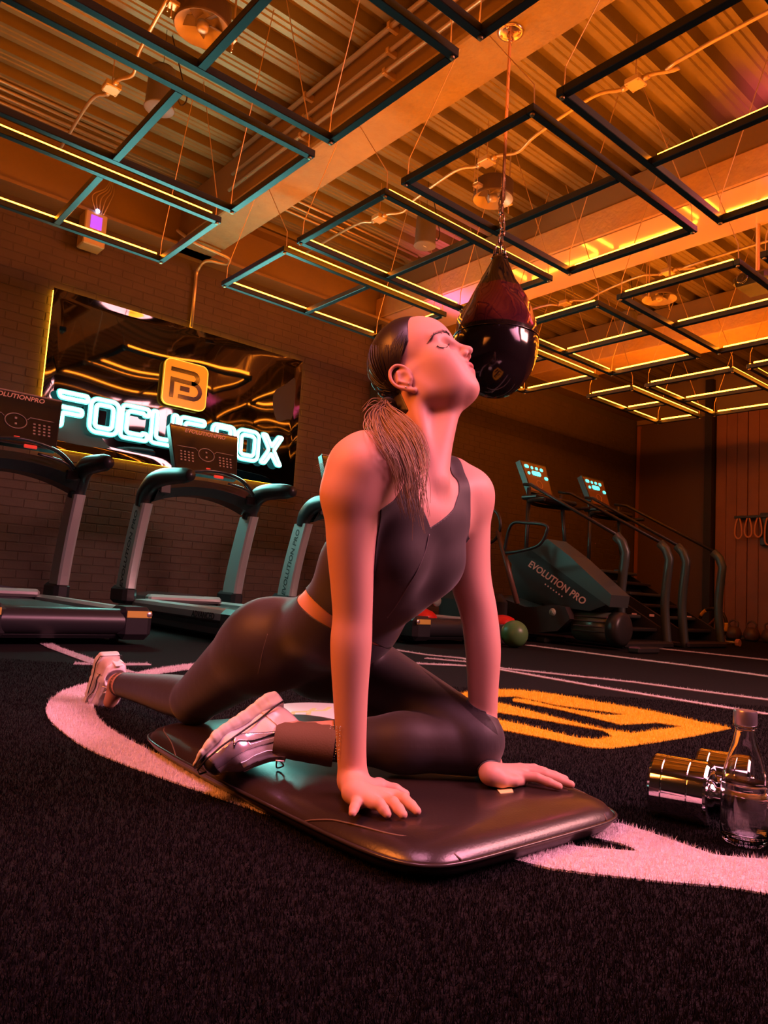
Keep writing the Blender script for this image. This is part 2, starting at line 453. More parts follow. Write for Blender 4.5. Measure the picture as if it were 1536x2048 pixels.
# heavy beams along y, steel joists above them
def heavy(name, x0, x1, z0, z1, m_, under=None):
    b = MB(); b.box((x0, -4.2, z0), (x1, WY-.05, z1), None, .012); o = b.build(name, m_); tag(o, kind='structure'); return o
heavy('beam_fireproofed', 2.86, 3.24, 3.70, 3.76, conc_m); heavy('trim_4', 2.92, 3.16, 3.76, 4.26, steel_m)
fas_m = mat('rough_fascia', (.60, .36, .12), .7, bump=(22, .8, .01, 6), vary=(9, (.5, .30, .15), .5))
heavy('beam_second', 5.55, 6.30, 3.76, 4.02, fas_m); heavy('trim_5', 5.60, 6.16, 4.02, 4.26, steel_m)
heavy('beam_third', 8.45, 9.05, 3.72, 3.98, fas_m); heavy('trim_6', 8.55, 8.95, 3.98, 4.26, steel_m)
# stretched glossy sheet under the second beam
gl_m = mat('stretched_gloss', (.72, .50, .46), .06, .0, spec=.9, coat=1.0)
nx, ny = 6, 90; V = []; F = []
for j in range(ny+1):
    for i in range(nx+1):
        x = 5.565+.72*i/nx; y = -4.1+11.0*j/ny
        V.append((x, y, 3.752+.0015*math.sin(y*1.9+x*3)+.001*math.sin(y*4.3+1)))
for j in range(ny):
    for i in range(nx): a = j*(nx+1)+i; F.append((a, a+nx+1, a+nx+2, a+1))
o = mesh_obj('trim_7', V, F, gl_m); tag(o, kind='structure')
# ------------------------------------------------------------------ light frames
frame_m = mat('frame_black', (.050, .058, .060), .38, .3)
led_m = mat('led_amber', (.1, .05, .02), .5, emit=(1, .22, .010), es=44)
wire_m = mat('wire', (.62, .42, .22), .4, .5)
tube_m = mat('conduit', (.62, .45, .25), .35, .6)
FZ = 3.0
BW = .046
bays = [(.55, 2.27, 1.44, 'over the left treadmills'), (2.87, 4.62, 3.73, 'over the middle of the room'), (5.31, 7.11, 6.20, 'beyond the glossy beam'), (7.76, 9.45, 8.60, 'at the far right')]
rows = [[(4.74, 5.70), (3.57, 4.52), (2.38, 3.36), (1.22, 2.20), (0.05, 1.02)],
        [(4.77, 5.73), (3.57, 4.55), (2.37, 3.37), (1.20, 2.18)],
        [(4.77, 5.80), (3.57, 4.56), (2.37, 3.35), (1.20, 2.18)],
        [(4.70, 5.30), (3.51, 4.50), (2.36, 3.33)]]
rown = ['nearest the brick wall', 'second from the brick wall', 'third from the brick wall', 'fourth from the brick wall', 'fifth from the brick wall']
for (x0, x1, xb, bn), rws in zip(bays, rows):
    for (y0, y1), rn in zip(rws, rown):
        t = empty('light_frame', (x0, y0, FZ), 'black oblong light frame hung %s, %s' % (bn, rn), 'light frame', 'hanging amber light frames')
        L, W = x1-x0, y1-y0; h = BW/2
        segs = [((0, 0), (L, 0)), ((0, W), (L, W)), ((0, 0), (0, W)), ((L, 0), (L, W)), ((xb-x0, 0), (xb-x0, W))]
        for k, ((ax_, ay), (bx, by)) in enumerate(segs):
            b = MB()
            if ay == by: b.box((ax_-h, ay-h, -h), (bx+h, ay+h, h), None, .003)
            else: b.box((ax_-h, ay+h, -h), (bx+h, by-h, h), None, .003)
            b.build('bar', frame_m, t)
            b = MB(); e = .04
            bi = bays.index((x0, x1, xb, bn)); ri = rws.index((y0, y1))
            vis = [(k < 2 and ri == 0), (ri == 0 and k in (0, 1, 3)) or (ri == 1 and k < 2) or (ri == 2 and k == 3) or (ri == 3 and k in (3, 4)), k >= 2 or (k == 1 and ri < 2) or ri == 0, True][bi]
            hw, of, z0, z1 = (.006, .013, h+.0005, h+.024) if vis else (.008, 0, h+.0005, h+.006)
            if ay == by: b.box((ax_+e, ay+of-hw, z0), (bx-e, ay+of+hw, z1))
            else: b.box((ax_+of-hw, ay+e, z0), (ax_+of+hw, by-e, z1))
            b.build('light_strip', led_m, t)
        for (cx, cy, sy) in ((0, 0, 1), (0, W, -1), (L, 0, 1), (L, W, -1)):
            b = MB(); ins = .012 if cx == 0 else -.012
            b.tube([(cx+ins, cy, h), (cx+ins, cy+sy*.005, h+.13), (cx+ins*2, cy+sy*.40, (DECK if not 2.86 < x0+cx < 3.24 else 3.70)-FZ)], .0035, 6)
            b.lathe([(0, -h-.012), (.012, -h-.010), (.014, -h-.001)], 10, Matrix.Translation((cx+ins*0, cy, 0)))
            b.build('hanger', wire_m, t)

# ------------------------------------------------------------------ services
def run_pipe(name, pts, r, m_, label, cat, n=10, group=None):
    p0 = np.array(pts[0]); b = MB(); b.tube([np.array(p)-p0 for p in pts], r, n); o = b.build(name, m_, None, True); o.location = p0
    tag(o, label, cat, group); return o
for i, (x, z, r, d) in enumerate(((2.86, 4.20, .020, 'upper'), (2.86, 4.02, .015, 'middle'), (2.84, 3.86, .015, 'lower'))):
    P = [(x, -3.9, z), (x, 5.75, z)]; o = run_pipe('conduit', P, r, tube_m, '%s metal conduit along the side of the first heavy beam' % d, 'conduit', group='conduits beside the first beam')
    for y in np.arange(.6, 5.6, 1.0):
        c = MB(); c.box((x-r-.006, y, z-r-.006), (2.925, y+.03, z+r+.006), None, .002); cc = c.build('clip', wire_m, o); cc.location = -o.location
for i in range(4):
    y = 6.28+i*.10; run_pipe('conduit', [(-3.0, y, 4.245), (2.1, y, 4.245)], .014, tube_m, '%s of four amber lit conduits under the deck near the brick wall, left bay' % ('nearest', 'second', 'third', 'farthest')[i], 'conduit', 8)
for i in range(3):
    y = 6.05+i*.12; run_pipe('conduit', [(3.3, y, 4.245), (5.4, y, 4.245)], .014, tube_m, '%s of three conduits under the deck between the first two beams' % ('nearest', 'middle', 'farthest')[i], 'conduit', 8)
run_pipe('conduit', spline([(2.80, WY-.30, 3.80), (2.95, WY-.45, 3.665), (3.30, WY-.42, 3.66), (3.36, WY-.28, 3.655), (3.18, WY-.20, 3.65), (3.16, WY-.05, 3.58), (3.16, WY-.035, 3.45)], 8)+[np.array((3.155, WY-.035, 2.98))], .017, tube_m, 'bent conduit dropping down the brick wall to the glossy panel', 'conduit')
# bay services: flexible conduit, junction boxes, speaker, duct fan, threaded rods
box_m = mat('junction_box', (.70, .52, .25), .4, .4); spk_m = mat('speaker_grey', (.13, .115, .11), .5, bump=(500, .3, .0008)); grille = mat('speaker_grille', (.34, .31, .28), .55, bump=(700, .6, .001))
fan_m = mat('fan_housing', (.12, .08, .055), .45, .2); fanin = mat('fan_inner', (.42, .32, .22), .4, .5)
def jbox(x, y, z, label):
    b = MB(); b.box((-.055, -.055, -.025), (.055, .055, .02), None, .006); t = b.build('junction_box', box_m, label); t.location = Vector((x, y, z))-label.location
    for a in (-1, 1):
        for c in (-1, 1): b = MB(); b.lathe([(0, -.030), (.007, -.029), (.007, -.024)], 8, Matrix.Translation((a*.042, c*.042, 0))); b.build('screw', wire_m, t)
    b = MB(); b.tube([(0, 0, .02), (0, 0, DECK-z-.012)], .004, 6); b.build('rod', wire_m, t)
    b = MB(); b.tube([(0, -.055, -.002), (0, -.10, -.002)], .02, 10); b.tube([(0, .055, -.002), (0, .10, -.002)], .02, 10); b.build('gland', tube_m, t, True)
def speaker(x, y, z, label):
    t = empty('hanging_speaker', (x, y, z), label, 'speaker', 'hanging cylindrical speakers')
    b = MB(); b.lathe([(.07, .30), (.085, .295), (.092, .27), (.098, .02), (.105, .004), (.098, .0)], 36); b.build('housing', spk_m, t, True)
    b = MB(); b.lathe([(0, .001), (.096, .001), (.103, .003)], 36, None, False); b.build('grille', grille, t, True)
    b = MB(); b.box((-.02, -.003, -.001), (.02, .003, .001)); b.build('badge', mat('badge', (.8, .8, .8), .3), t)
    b = MB(); b.tube([(0, 0, .30), (0, 0, DECK-z)], .002, 5); b.tube(spline([(.09, 0, .2), (.16, .02, .12), (.2, .02, .2), (.14, .0, .32), (.05, .02, DECK-z-.005)], 6), .005, 6); b.build('cable', mat('black_cable', (.03, .025, .02), .5), t)
def fan(x, y, z, label):
    t = empty('duct_fan', (x, y, z), label, 'fan', 'round duct fans under the deck')
    b = MB(); b.lathe([(.165, 0), (.172, .01), (.165, .02), (.165, .14), (.14, .16), (0, .16)], 40, None, False); b.build('housing', fan_m, t, True)
    b = MB(); b.lathe([(.166, .0), (.15, .010), (.10, .06), (.075, .10), (0, .11)], 40, None, False); b.build('inlet_cone', fanin, t, True)
    b = MB()
    for k in range(5):
        a = k*2*math.pi/5; M = Matrix.Rotation(a, 4, 'Z') @ Matrix.Translation((.10, 0, .05)) @ Matrix.Rotation(math.radians(32), 4, 'X'); b.box((-.055, -.03, -.002), (.04, .03, .002), M)
    b.build('blades', fan_m, t)
    b = MB(); b.lathe([(0, -.012), (.02, -.012), (.034, -.004), (.036, .04), (.0, .045)], 24); b.build('hub', fanin, t, True)
    for s in (-1, 1):
        b = MB(); b.box((s*.165, -.03, .03), (s*.22, .03, .06), None, .004); b.tube([(s*.20, 0, -.04), (s*.20, 0, DECK-z)], .005, 6); b.tube([(s*.215, .02, -.0), (s*.215, .02, DECK-z)], .004, 6); b.build('bracket', tube_m, t)
bn = ['over the left treadmills', 'between the first two beams', 'beyond the glossy beam']
bayx = [(1.58, 1.70, 1.80), (4.12, 4.36, 4.42), (6.90, 6.60, 7.4)]
for i, (jx, fx, sx) in enumerate(bayx):
    z = 3.9
    ys = [2.53, 3.85, 5.19] if i == 1 else ([3.80, 5.08] if i == 2 else [5.19, 3.75])
    P = [(jx, -3.5, z), (jx, -1, z)]; ax_ = -1
    for y in sorted(ys): P += [(jx+.0, y-.5, z+.0), (jx+.05, y-.28, z-.02), (jx, y-.1, z), (jx, y+.1, z), (jx-.05, y+.3, z+.02)]
    P += [(jx, 6.4, z+.05)]
    cr = run_pipe('conduit', spline(P, 5), .013, tube_m, 'bent conduit with square yellow junction boxes %s' % bn[i], 'conduit')
    for y in ys: jbox(jx, y, z, cr)
    speaker(sx, (4.82, 4.86, 4.55)[i], (3.66, 3.62, 3.5)[i], 'cylindrical hanging speaker %s' % bn[i])
    fan(fx, 3.98 if i < 2 else 3.72, 3.72 if i < 2 else 3.48, 'round duct fan with cone inlet %s' % bn[i])
# purple lit service box on the wall beam
t = empty('control_box', (2.05, WY-.18, 3.55), 'small control box with a violet lamp by the wall beam and first heavy beam', 'control box')
b = MB(); b.box((-.10, -.06, -.16), (.10, .12, .16), None, .01); b.build('case', box_m, t)
b = MB(); b.box((-.05, -.068, .0), (.05, -.060, .12)); b.build('panel', mat('violet_panel', (.2, .05, .3), .3, emit=(.45, .08, 1), es=1.2), t)
b = MB(); b.lathe([(0, -.012), (.018, -.008), (.02, 0)], 12, Matrix.Translation((0, -.07, .17)) @ Matrix.Rotation(math.radians(90), 4, 'X')); b.build('lamp', mat('violet_lamp', (.2, .2, .8), .3, emit=(.25, .35, 1), es=12), t)
b = MB()
for k in range(5): b.tube(spline([(.0+k*.015, -.04, .16), (-.06+k*.04, -.06, .30), (.05+k*.02, -.05, .42), (.12, 0, .6)], 6), .006, 6)
b.build('cable', tube_m, t, True)
# projector at the right edge
pp = np.array([6.25, 2.62, 3.22])
t = empty('projector', pp, 'dark ceiling projector hanging at the right edge of the ceiling', 'projector')
b = MB(); b.box((-.17, -.15, -.05), (.17, .15, .05), None, .03); b.build('body', mat('projector_black', (.02, .02, .022), .4), t)
b = MB(); b.lathe([(.045, 0), (.05, .02), (.038, .025), (0, .015)], 20, Matrix.Translation((-.17, .05, 0)) @ Matrix.Rotation(math.radians(-90), 4, 'Y')); b.build('lens', mat('glass_dark', (.02, .02, .03), .05, coat=1), t, True)
b = MB(); b.tube([(0, 0, .05), (0, 0, DECK-pp[2])], .018, 10); b.box((-.05, -.05, .05), (.05, .05, .09), None, .006); b.build('mount', wire_m, t)
# ------------------------------------------------------------------ glossy wavy panel with the neon sign
PX0, PX1, PZ0, PZ1 = 1.80, 4.53, 1.50, 2.96
t = empty('mirror_panel', (PX0, WY-.06, PZ0), 'large dark glossy wavy panel on the brick wall behind the neon sign', 'panel')
W_, H_ = PX1-PX0, PZ1-PZ0; nx, nz = 150, 84
X, Z = np.meshgrid(np.linspace(0, W_, nx), np.linspace(0, H_, nz))
Y = .010*np.sin(X*2.6+1.2*np.sin(Z*2.0))+.0035*np.sin(X*1.3+Z*4.1+.6)+.0018*np.sin(X*6.2-Z*3.7+1.1)+.0012*np.sin(Z*7.5+X*2.2)+.0012*np.sin(X*13+Z*3)*(X/W_)**2
edge = np.minimum.reduce([X, W_-X, Z, H_-Z]); Y = Y*np.clip(edge/.08, 0, 1)
V = np.stack([X.ravel(), Y.ravel(), Z.ravel()], 1); I = np.arange(nx*nz).reshape(nz, nx)
F = np.stack([I[:-1, :-1].ravel(), I[:-1, 1:].ravel(), I[1:, 1:].ravel(), I[1:, :-1].ravel()], 1)
pm = mat('wavy_gloss', (.075, .072, .085), .04, 1.0)
mesh_obj('glossy_sheet', V, F, pm, t)
b = MB(); b.box((.02, .012, .02), (W_-.02, .045, H_-.02)); b.build('backing', mat('backing', (.03, .03, .03), .6), t)
# edge glow strips on all four sides, behind the sheet
gy = mat('edge_strip', (.3, .2, .05), .5, emit=(1, .42, .02), es=16)
for lo, hi in (((.008, .046, .01), (.018, .058, H_-.01)), ((W_-.018, .046, .01), (W_-.008, .058, H_-.01)), ((.02, .046, .008), (W_-.02, .058, .018)), ((.02, .046, H_-.018), (W_-.02, .058, H_-.008))):
    b = MB(); b.box(lo, hi); b.build('edge_strip', gy, t)
# square logo
lx0, lx1, lz0, lz1 = 2.875, 3.345, 2.11, 2.575; S = .47
t = empty('logo_sign', ((lx0+lx1)/2, WY-.13, (lz0+lz1)/2), 'amber square sign with rounded corners and a black letter mark', 'sign')
def rrect(w_, h_, r, n=6, c=(0, 0)):
    P = []
    for (sx, sy, a0) in ((1, 1, 0), (-1, 1, 90), (-1, -1, 180), (1, -1, 270)):
        for k in range(n+1): a = math.radians(a0+90*k/n); P.append((c[0]+sx*(w_/2-r)+r*math.cos(a), c[1]+sy*(h_/2-r)+r*math.sin(a)))
    return P
b = MB(); b.prism(rrect(S, S, .07), 1, .0, .03); b.build('plate', mat('amber_acrylic', (.9, .45, .06), .25, emit=(1, .33, .01), es=.42), t)
b = MB(); b.tube([(x, -.002, z) for x, z in rrect(S-.004, S-.004, .07, 8)], .004, 6, closed=True, cap=False); b.build('rim_light', mat('rim_glow', (1, .6, .1), .4, emit=(1, .55, .06), es=1.3), t)
bkm = mat('logo_black', (.015, .012, .01), .15, coat=.6)
def strip2(pts, w_, name, par, y0=-.006, y1=.0, m_=bkm):
    b = MB(); P = [np.array(p, float) for p in pts]; L = []; R_ = []
    for i in range(len(P)):
        d0 = P[i]-P[i-1] if i else P[1]-P[0]; d1 = P[i+1]-P[i] if i < len(P)-1 else d0
        n0 = np.array([-d0[1], d0[0]])/np.linalg.norm(d0); n1 = np.array([-d1[1], d1[0]])/np.linalg.norm(d1); n = n0+n1; n /= (n@n0)
        L.append(P[i]+n*w_/2); R_.append(P[i]-n*w_/2)
    b.prism([tuple(p) for p in L+R_[::-1]], 1, y0, y1); return b.build(name, m_, par)
# mark: upper hook and lower hook nested, like a squared letter cut by a slanted bar
def arc2(cx, cy, r, a0, a1, n=6): return [(cx+r*math.cos(math.radians(a0+(a1-a0)*k/n)), cy+r*math.sin(math.radians(a0+(a1-a0)*k/n))) for k in range(n+1)]
strip2([(-.165, .132)]+arc2(.075, .080, .052, 90, -75)+[(.06, .028)], .042, 'mark', t)
strip2([(-.142, -.155), (-.142, .030), (.075, .026)]+arc2(.085, -.052, .078, 82, -80)+[(-.07, -.130)], .042, 'mark', t)
strip2([(-.055, -.045), (.045, -.045)], .050, 'mark', t)
# neon lettering: double outline tubes
neon_m = mat('neon_tube', (.6, 1, .95), .4, emit=(.42, 1.0, .88), es=26)
halo_m = mat('neon_halo', (.2, .6, .55), .5, emit=(.10, .80, .70), es=1.0)  # weak cyan glow added behind the tubes, stands in for their bloom
t = empty('neon_sign', (1.92, WY-.13, 1.86), 'white cyan neon lettering reading FOCUS BOX in double outline tubes', 'neon sign')
hL = .315
def tubes(loops, x):
    for L in loops:
        b = MB(); b.tube([(x+p[0], -.0, p[1]) for p in L], .0105, 6, closed=True, cap=False); u = b.build('tube', neon_m, t, True)
        b = MB(); b.tube([(x+p[0], .014, p[1]) for p in L], .024, 8, closed=True, cap=False, flat=.35, up=(0, 1, 0)); b.build('glow_halo', halo_m, u, True)
def poly_round(P, r, n=4):
    out = []; N = len(P)
    for i in range(N):
        p = np.array(P[i], float); a = np.array(P[i-1], float)-p; c = np.array(P[(i+1) % N], float)-p
        la, lc = np.linalg.norm(a), np.linalg.norm(c); rr = min(r, la*.45, lc*.45); A = p+a/la*rr; C_ = p+c/lc*rr
        for k in range(n+1): q = k/n; out.append(tuple((1-q)**2*A+2*q*(1-q)*p+q*q*C_))
    return out
w = .262; h = hL/2; s = .052
letters = []
Fl = [poly_round([(0, h), (w, h), (w, h-s*1.05), (.02, h-s*1.05)], .02), poly_round([(0, -h), (s, -h), (s, -.035), (w*.85, -.035), (w*.85, .018), (0.005, .018)], .02)]
Ol = [rrect(w, hL, .065, 5, (w/2, 0)), rrect(w-2*s, hL-2*s, .035, 5, (w/2, 0))]
Cl = [poly_round([(w, h), (0, h), (0, -h), (w, -h), (w, -h+s), (s, -h+s), (s, h-s), (w, h-s)], .05)]
Cl = [poly_round([(w, h*.55), (w, h), (0, h), (0, -h), (w, -h), (w, -h*.55), (w-s, -h*.55), (w-s, -h+s), (s, -h+s), (s, h-s), (w-s, h-s), (w-s, h*.55)], .04)]
Ul = [poly_round([(0, h), (0, -h), (w, -h), (w, h), (w-s, h), (w-s, -h+s), (s, -h+s), (s, h)], .045)]
Sl = [poly_round([(w, h), (0, h), (0, -s/2), (w-s, -s/2), (w-s, -h+s), (0, -h+s), (0, -h), (w, -h), (w, s/2), (s, s/2), (s, h-s), (w, h-s)], .04)]
Bl = [poly_round([(0, h), (w, h), (w, -h), (0, -h), (0, .0)], .06), rrect(w-2*s, h-s*1.3, .03, 4, (w/2, h/2+.005)), rrect(w-2*s, h-s*1.3, .03, 4, (w/2, -h/2-.005))]
Xl = [[(0, h), (s*1.1, h), (w/2, s*.75), (w-s*1.1, h), (w, h), (w/2+s*.62, 0), (w, -h), (w-s*1.1, -h), (w/2, -s*.75), (s*1.1, -h), (0, -h), (w/2-s*.62, 0)], [(w/2-.01, .0), (w-s*.85, h-.03), (w-s*.8, h-.034), (w/2+.004, -.004)]]
Xl = [poly_round(Xl[0], .012, 2)]
x = 0
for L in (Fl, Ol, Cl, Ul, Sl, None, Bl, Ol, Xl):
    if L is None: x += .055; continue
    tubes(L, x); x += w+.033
# ------------------------------------------------------------------ turf markings and turf blades
from mathutils.geometry import tessellate_polygon
wt_m = mat('white_turf', (.74, .66, .68), .8, bump=(300, .9, .006), vary=(70, (.48, .40, .42), .5)); ye_m = mat('yellow_turf', (.85, .52, .015), .8, bump=(300, .9, .006), vary=(70, (.65, .38, .01), .5))
def PX(l, z=0): return [tuple(GZ(u, v, z)[:2]) for u, v in l]
def slab(name, outer, holes, m_, h):
    loops = [outer]+holes; V = [(x, y, h) for L in loops for x, y in L]; n = len(V)
    T = [tuple(f) for f in tessellate_polygon([[Vector((x, y, 0)) for x, y in L] for L in loops])]
    T = [f if (np.cross(np.array(V[f[1]])-V[f[0]], np.array(V[f[2]])-V[f[0]])[2] > 0) else f[::-1] for f in T]
    V += [(x, y, .0005) for L in loops for x, y in L]; o = 0
    for L in loops:
        k = len(L); T += [(o+i, o+(i+1) % k, n+o+(i+1) % k, n+o+i) for i in range(k)]; o += k
    return mesh_obj(name, V, T, m_, floor, False)
def inside(P, poly):
    x, y = P[:, 0], P[:, 1]; c = np.zeros(len(P), bool); n = len(poly)
    for i in range(n):
        x1, y1 = poly[i]; x2, y2 = poly[(i+1) % n]
        m_ = ((y1 > y) != (y2 > y)); xi = (x2-x1)*(y-y1)/(y2-y1+1e-15)+x1; c ^= m_ & (x < xi)
    return c
ringp = [(640, 1668), (560, 1640), (420, 1592), (250, 1532), (170, 1497), (125, 1466), (98, 1440), (92, 1418), (105, 1398), (135, 1380), (180, 1368), (215, 1360), (262, 1350), (320, 1338), (420, 1326), (425, 1334), (330, 1347), (262, 1368), (215, 1382), (192, 1398), (188, 1420), (205, 1448), (250, 1478), (330, 1518), (450, 1568), (560, 1606), (655, 1640)]
ringp = [p for p in spline([np.array(p, float) for p in ringp], 3)]
ring = PX(ringp)
letter = PX([(930, 1712), (1000, 1700), (1100, 1690), (1185, 1700), (1278, 1707), (1242, 1691), (1150, 1672), (1190, 1648), (1242, 1651), (1299, 1668), (1355, 1688), (1426, 1713), (1480, 1719), (1590, 1727), (1600, 1802), (1536, 1792), (1441, 1777), (1327, 1768), (1185, 1752), (1100, 1741), (1020, 1722)])
lg_o = PX([(905, 1392), (940, 1385), (997, 1381), (1043, 1382), (1114, 1391), (1215, 1409), (1265, 1417), (1341, 1432), (1410, 1448), (1462, 1458), (1392, 1473), (1320, 1485), (1265, 1493), (1215, 1499), (1174, 1496), (1088, 1478), (995, 1460), (925, 1440), (890, 1410)])
hB = PX([(975, 1395), (1030, 1394), (1114, 1412), (1255, 1431), (1215, 1433), (1114, 1415.5), (1055, 1401.5), (1025, 1399), (1026, 1404), (1114, 1420), (1185, 1437), (1240, 1451), (1311, 1447), (1366, 1455), (1306, 1463), (1265, 1469), (1205, 1460), (1114, 1438), (1000, 1408), (955, 1402)])
hA = PX([(960, 1428), (1000, 1427), (1063, 1438), (1114, 1447), (1205, 1463), (1226, 1475), (1200, 1481), (1154, 1478), (1063, 1456), (990, 1440)])
def band(px, wd):
    P = [np.array(p) for p in PX(px)]; L = []; R_ = []
    for i in range(len(P)):
        d = P[min(i+1, len(P)-1)]-P[max(i-1, 0)]; n = np.array([-d[1], d[0]])/np.linalg.norm(d)*wd/2; L.append(tuple(P[i]+n)); R_.append(tuple(P[i]-n))
    return L+R_[::-1]
lines = [(band([(1055, 1291), (1255, 1317), (1400, 1335), (1560, 1357)], .09), 'L'), (band([(1245, 1290), (1400, 1306), (1560, 1323)], .10), 'L'),
         (band([(780, 1299), (850, 1310), (929, 1318), (1000, 1337), (1265, 1365), (1400, 1383), (1570, 1405)], .055), 'L'), (band([(800, 1326), (929, 1332), (1000, 1340), (1215, 1378), (1400, 1408), (1570, 1435)], .055), 'L'),
         (band([(60, 1272), (110, 1297), (190, 1326), (255, 1346)], .07), 'L'), (band([(148, 1328), (220, 1330), (298, 1329)], .06), 'L'), (band([(850, 1317), (929, 1324), (960, 1330)], .05), 'L')]
slab('ring_marking', ring, [], wt_m, .004); slab('letter_marking', letter, [], wt_m, .004); slab('logo_marking', lg_o, [hB, hA], ye_m, .004)
for L, _ in lines: slab('line_marking', L, [], wt_m, .004)
# blades
def blades(P, h, wd, rs):
    n = len(P); a = rs.uniform(0, 2*math.pi, n); t = rs.uniform(0, 2*math.pi, n); ln = np.abs(rs.normal(0, .45, n)); hh = h*rs.uniform(.6, 1.25, n)
    dx, dy = np.cos(a)*wd/2, np.sin(a)*wd/2; V = np.zeros((n, 3, 3)); V[:, 0, :2] = P-np.stack([dx, dy], 1); V[:, 1, :2] = P+np.stack([dx, dy], 1)
    V[:, 2, 0] = P[:, 0]+np.cos(t)*ln*hh; V[:, 2, 1] = P[:, 1]+np.sin(t)*ln*hh; V[:, 2, 2] = hh*np.cos(np.minimum(ln, 1)); V[:, :2, 2] = .0005
    return V.reshape(-1, 3), np.arange(3*n).reshape(n, 3)
rs = np.random.default_rng(21)
def frustum(n, d0, d1, p=1.6):
    d = d0+(d1-d0)*rs.uniform(0, 1, n)**p; u = rs.uniform(-.58, .58, n)
    f2 = _fw[:2]/np.linalg.norm(_fw[:2]); r2 = np.array([f2[1], -f2[0]]); return f2*d[:, None]+r2*(u*d)[:, None]
bb_m = mat('turf_blade_black', (.006, .005, .0055), .7, spec=.06); bw_m = mat('turf_blade_white', (.84, .74, .78), .6); by_m = mat('turf_blade_yellow', (.90, .60, .02), .6)
def fast_tris(name, V, F, m_):
    me = bpy.data.meshes.new(name); n = len(F); me.vertices.add(len(V)); me.vertices.foreach_set('co', V.ravel()); me.loops.add(3*n); me.loops.foreach_set('vertex_index', F.ravel().astype(np.int32))
    me.polygons.add(n); me.polygons.foreach_set('loop_start', np.arange(0, 3*n, 3, dtype=np.int32)); me.materials.append(m_); me.update(calc_edges=True); me.validate()
    o = bpy.data.objects.new(name, me); COL.objects.link(o); o.parent = floor; tag(o, kind='stuff'); return o
allw = [ring, letter]+[L for L, _ in lines]
P = frustum(420000, .45, 3.4)
w_in = np.zeros(len(P), bool)
for L in allw: w_in |= inside(P, L)
y_in = inside(P, lg_o) & ~inside(P, hA) & ~inside(P, hB)
kb = ~w_in & ~y_in & (rs.uniform(0, 1, len(P)) < .8)
fast_tris('turf_blades', *blades(P[kb], .009, .0017, rs), bb_m)
def fill(polys, dens, cond=None):
    out = []
    for L in polys:
        A = np.array(L); lo, hi = A.min(0), A.max(0); n = int(min(np.prod(hi-lo)*dens, 400000)); Q = rs.uniform(lo, hi, (n, 2)); out.append(Q[inside(Q, L)])
    return np.concatenate(out)
Q = fill([ring, letter], 70000); Q2 = fill([L for L, _ in lines], 16000)
fast_tris('white_turf_blades', *blades(np.concatenate([Q, Q2]), .0125, .0018, rs), bw_m)
Q = fill([lg_o], 30000); Q = Q[~inside(Q, hA) & ~inside(Q, hB)]
fast_tris('yellow_turf_blades', *blades(Q, .014, .0022, rs), by_m)
# ------------------------------------------------------------------ treadmills (local: x across, y from the rear end to the wall, z up)
silver = mat('treadmill_silver', (.62, .62, .63), .30, .55); tblack = mat('treadmill_black', (.022, .022, .026), .33, bump=(120, .06, .001)); tdark = mat('treadmill_dark', (.05, .048, .052), .45)
belt_m = mat('running_belt', (.02, .02, .02), .6); chrome_y = mat('yellow_label', (.80, .55, .12), .3, .3)
scr = mat('console_glass', (.018, .016, .018), .12, coat=.8); redb = mat('red_button', (.6, .03, .02), .3, emit=(1, .06, .04), es=.5); greyl = mat('console_print', (.45, .35, .32), .5)
hood_m = mat('hood_gloss', (.05, .055, .06), .18, .3, coat=.6)
def upright(s):
    b = MB(); n = 10; V = []; F = []
    for i in range(n+1):
        t = i/n; z = .30+.70*t; yc = 1.82-.20*t**1.3-.0; hw_, hy_ = .043, .105-.012*t; xx = s*(.50-.0*t)
        V += [(xx-hw_, yc-hy_, z), (xx-hw_*.6, yc-hy_-.012, z), (xx+hw_*.6, yc-hy_-.012, z), (xx+hw_, yc-hy_, z), (xx+hw_, yc+hy_, z), (xx-hw_, yc+hy_, z)]
    for i in range(n):
        for k in range(6): F.append((i*6+k, i*6+(k+1) % 6, (i+1)*6+(k+1) % 6, (i+1)*6+k))
    F += [tuple(range(6))[::-1], tuple(n*6+k for k in range(6))]; b.add(V, F); return b
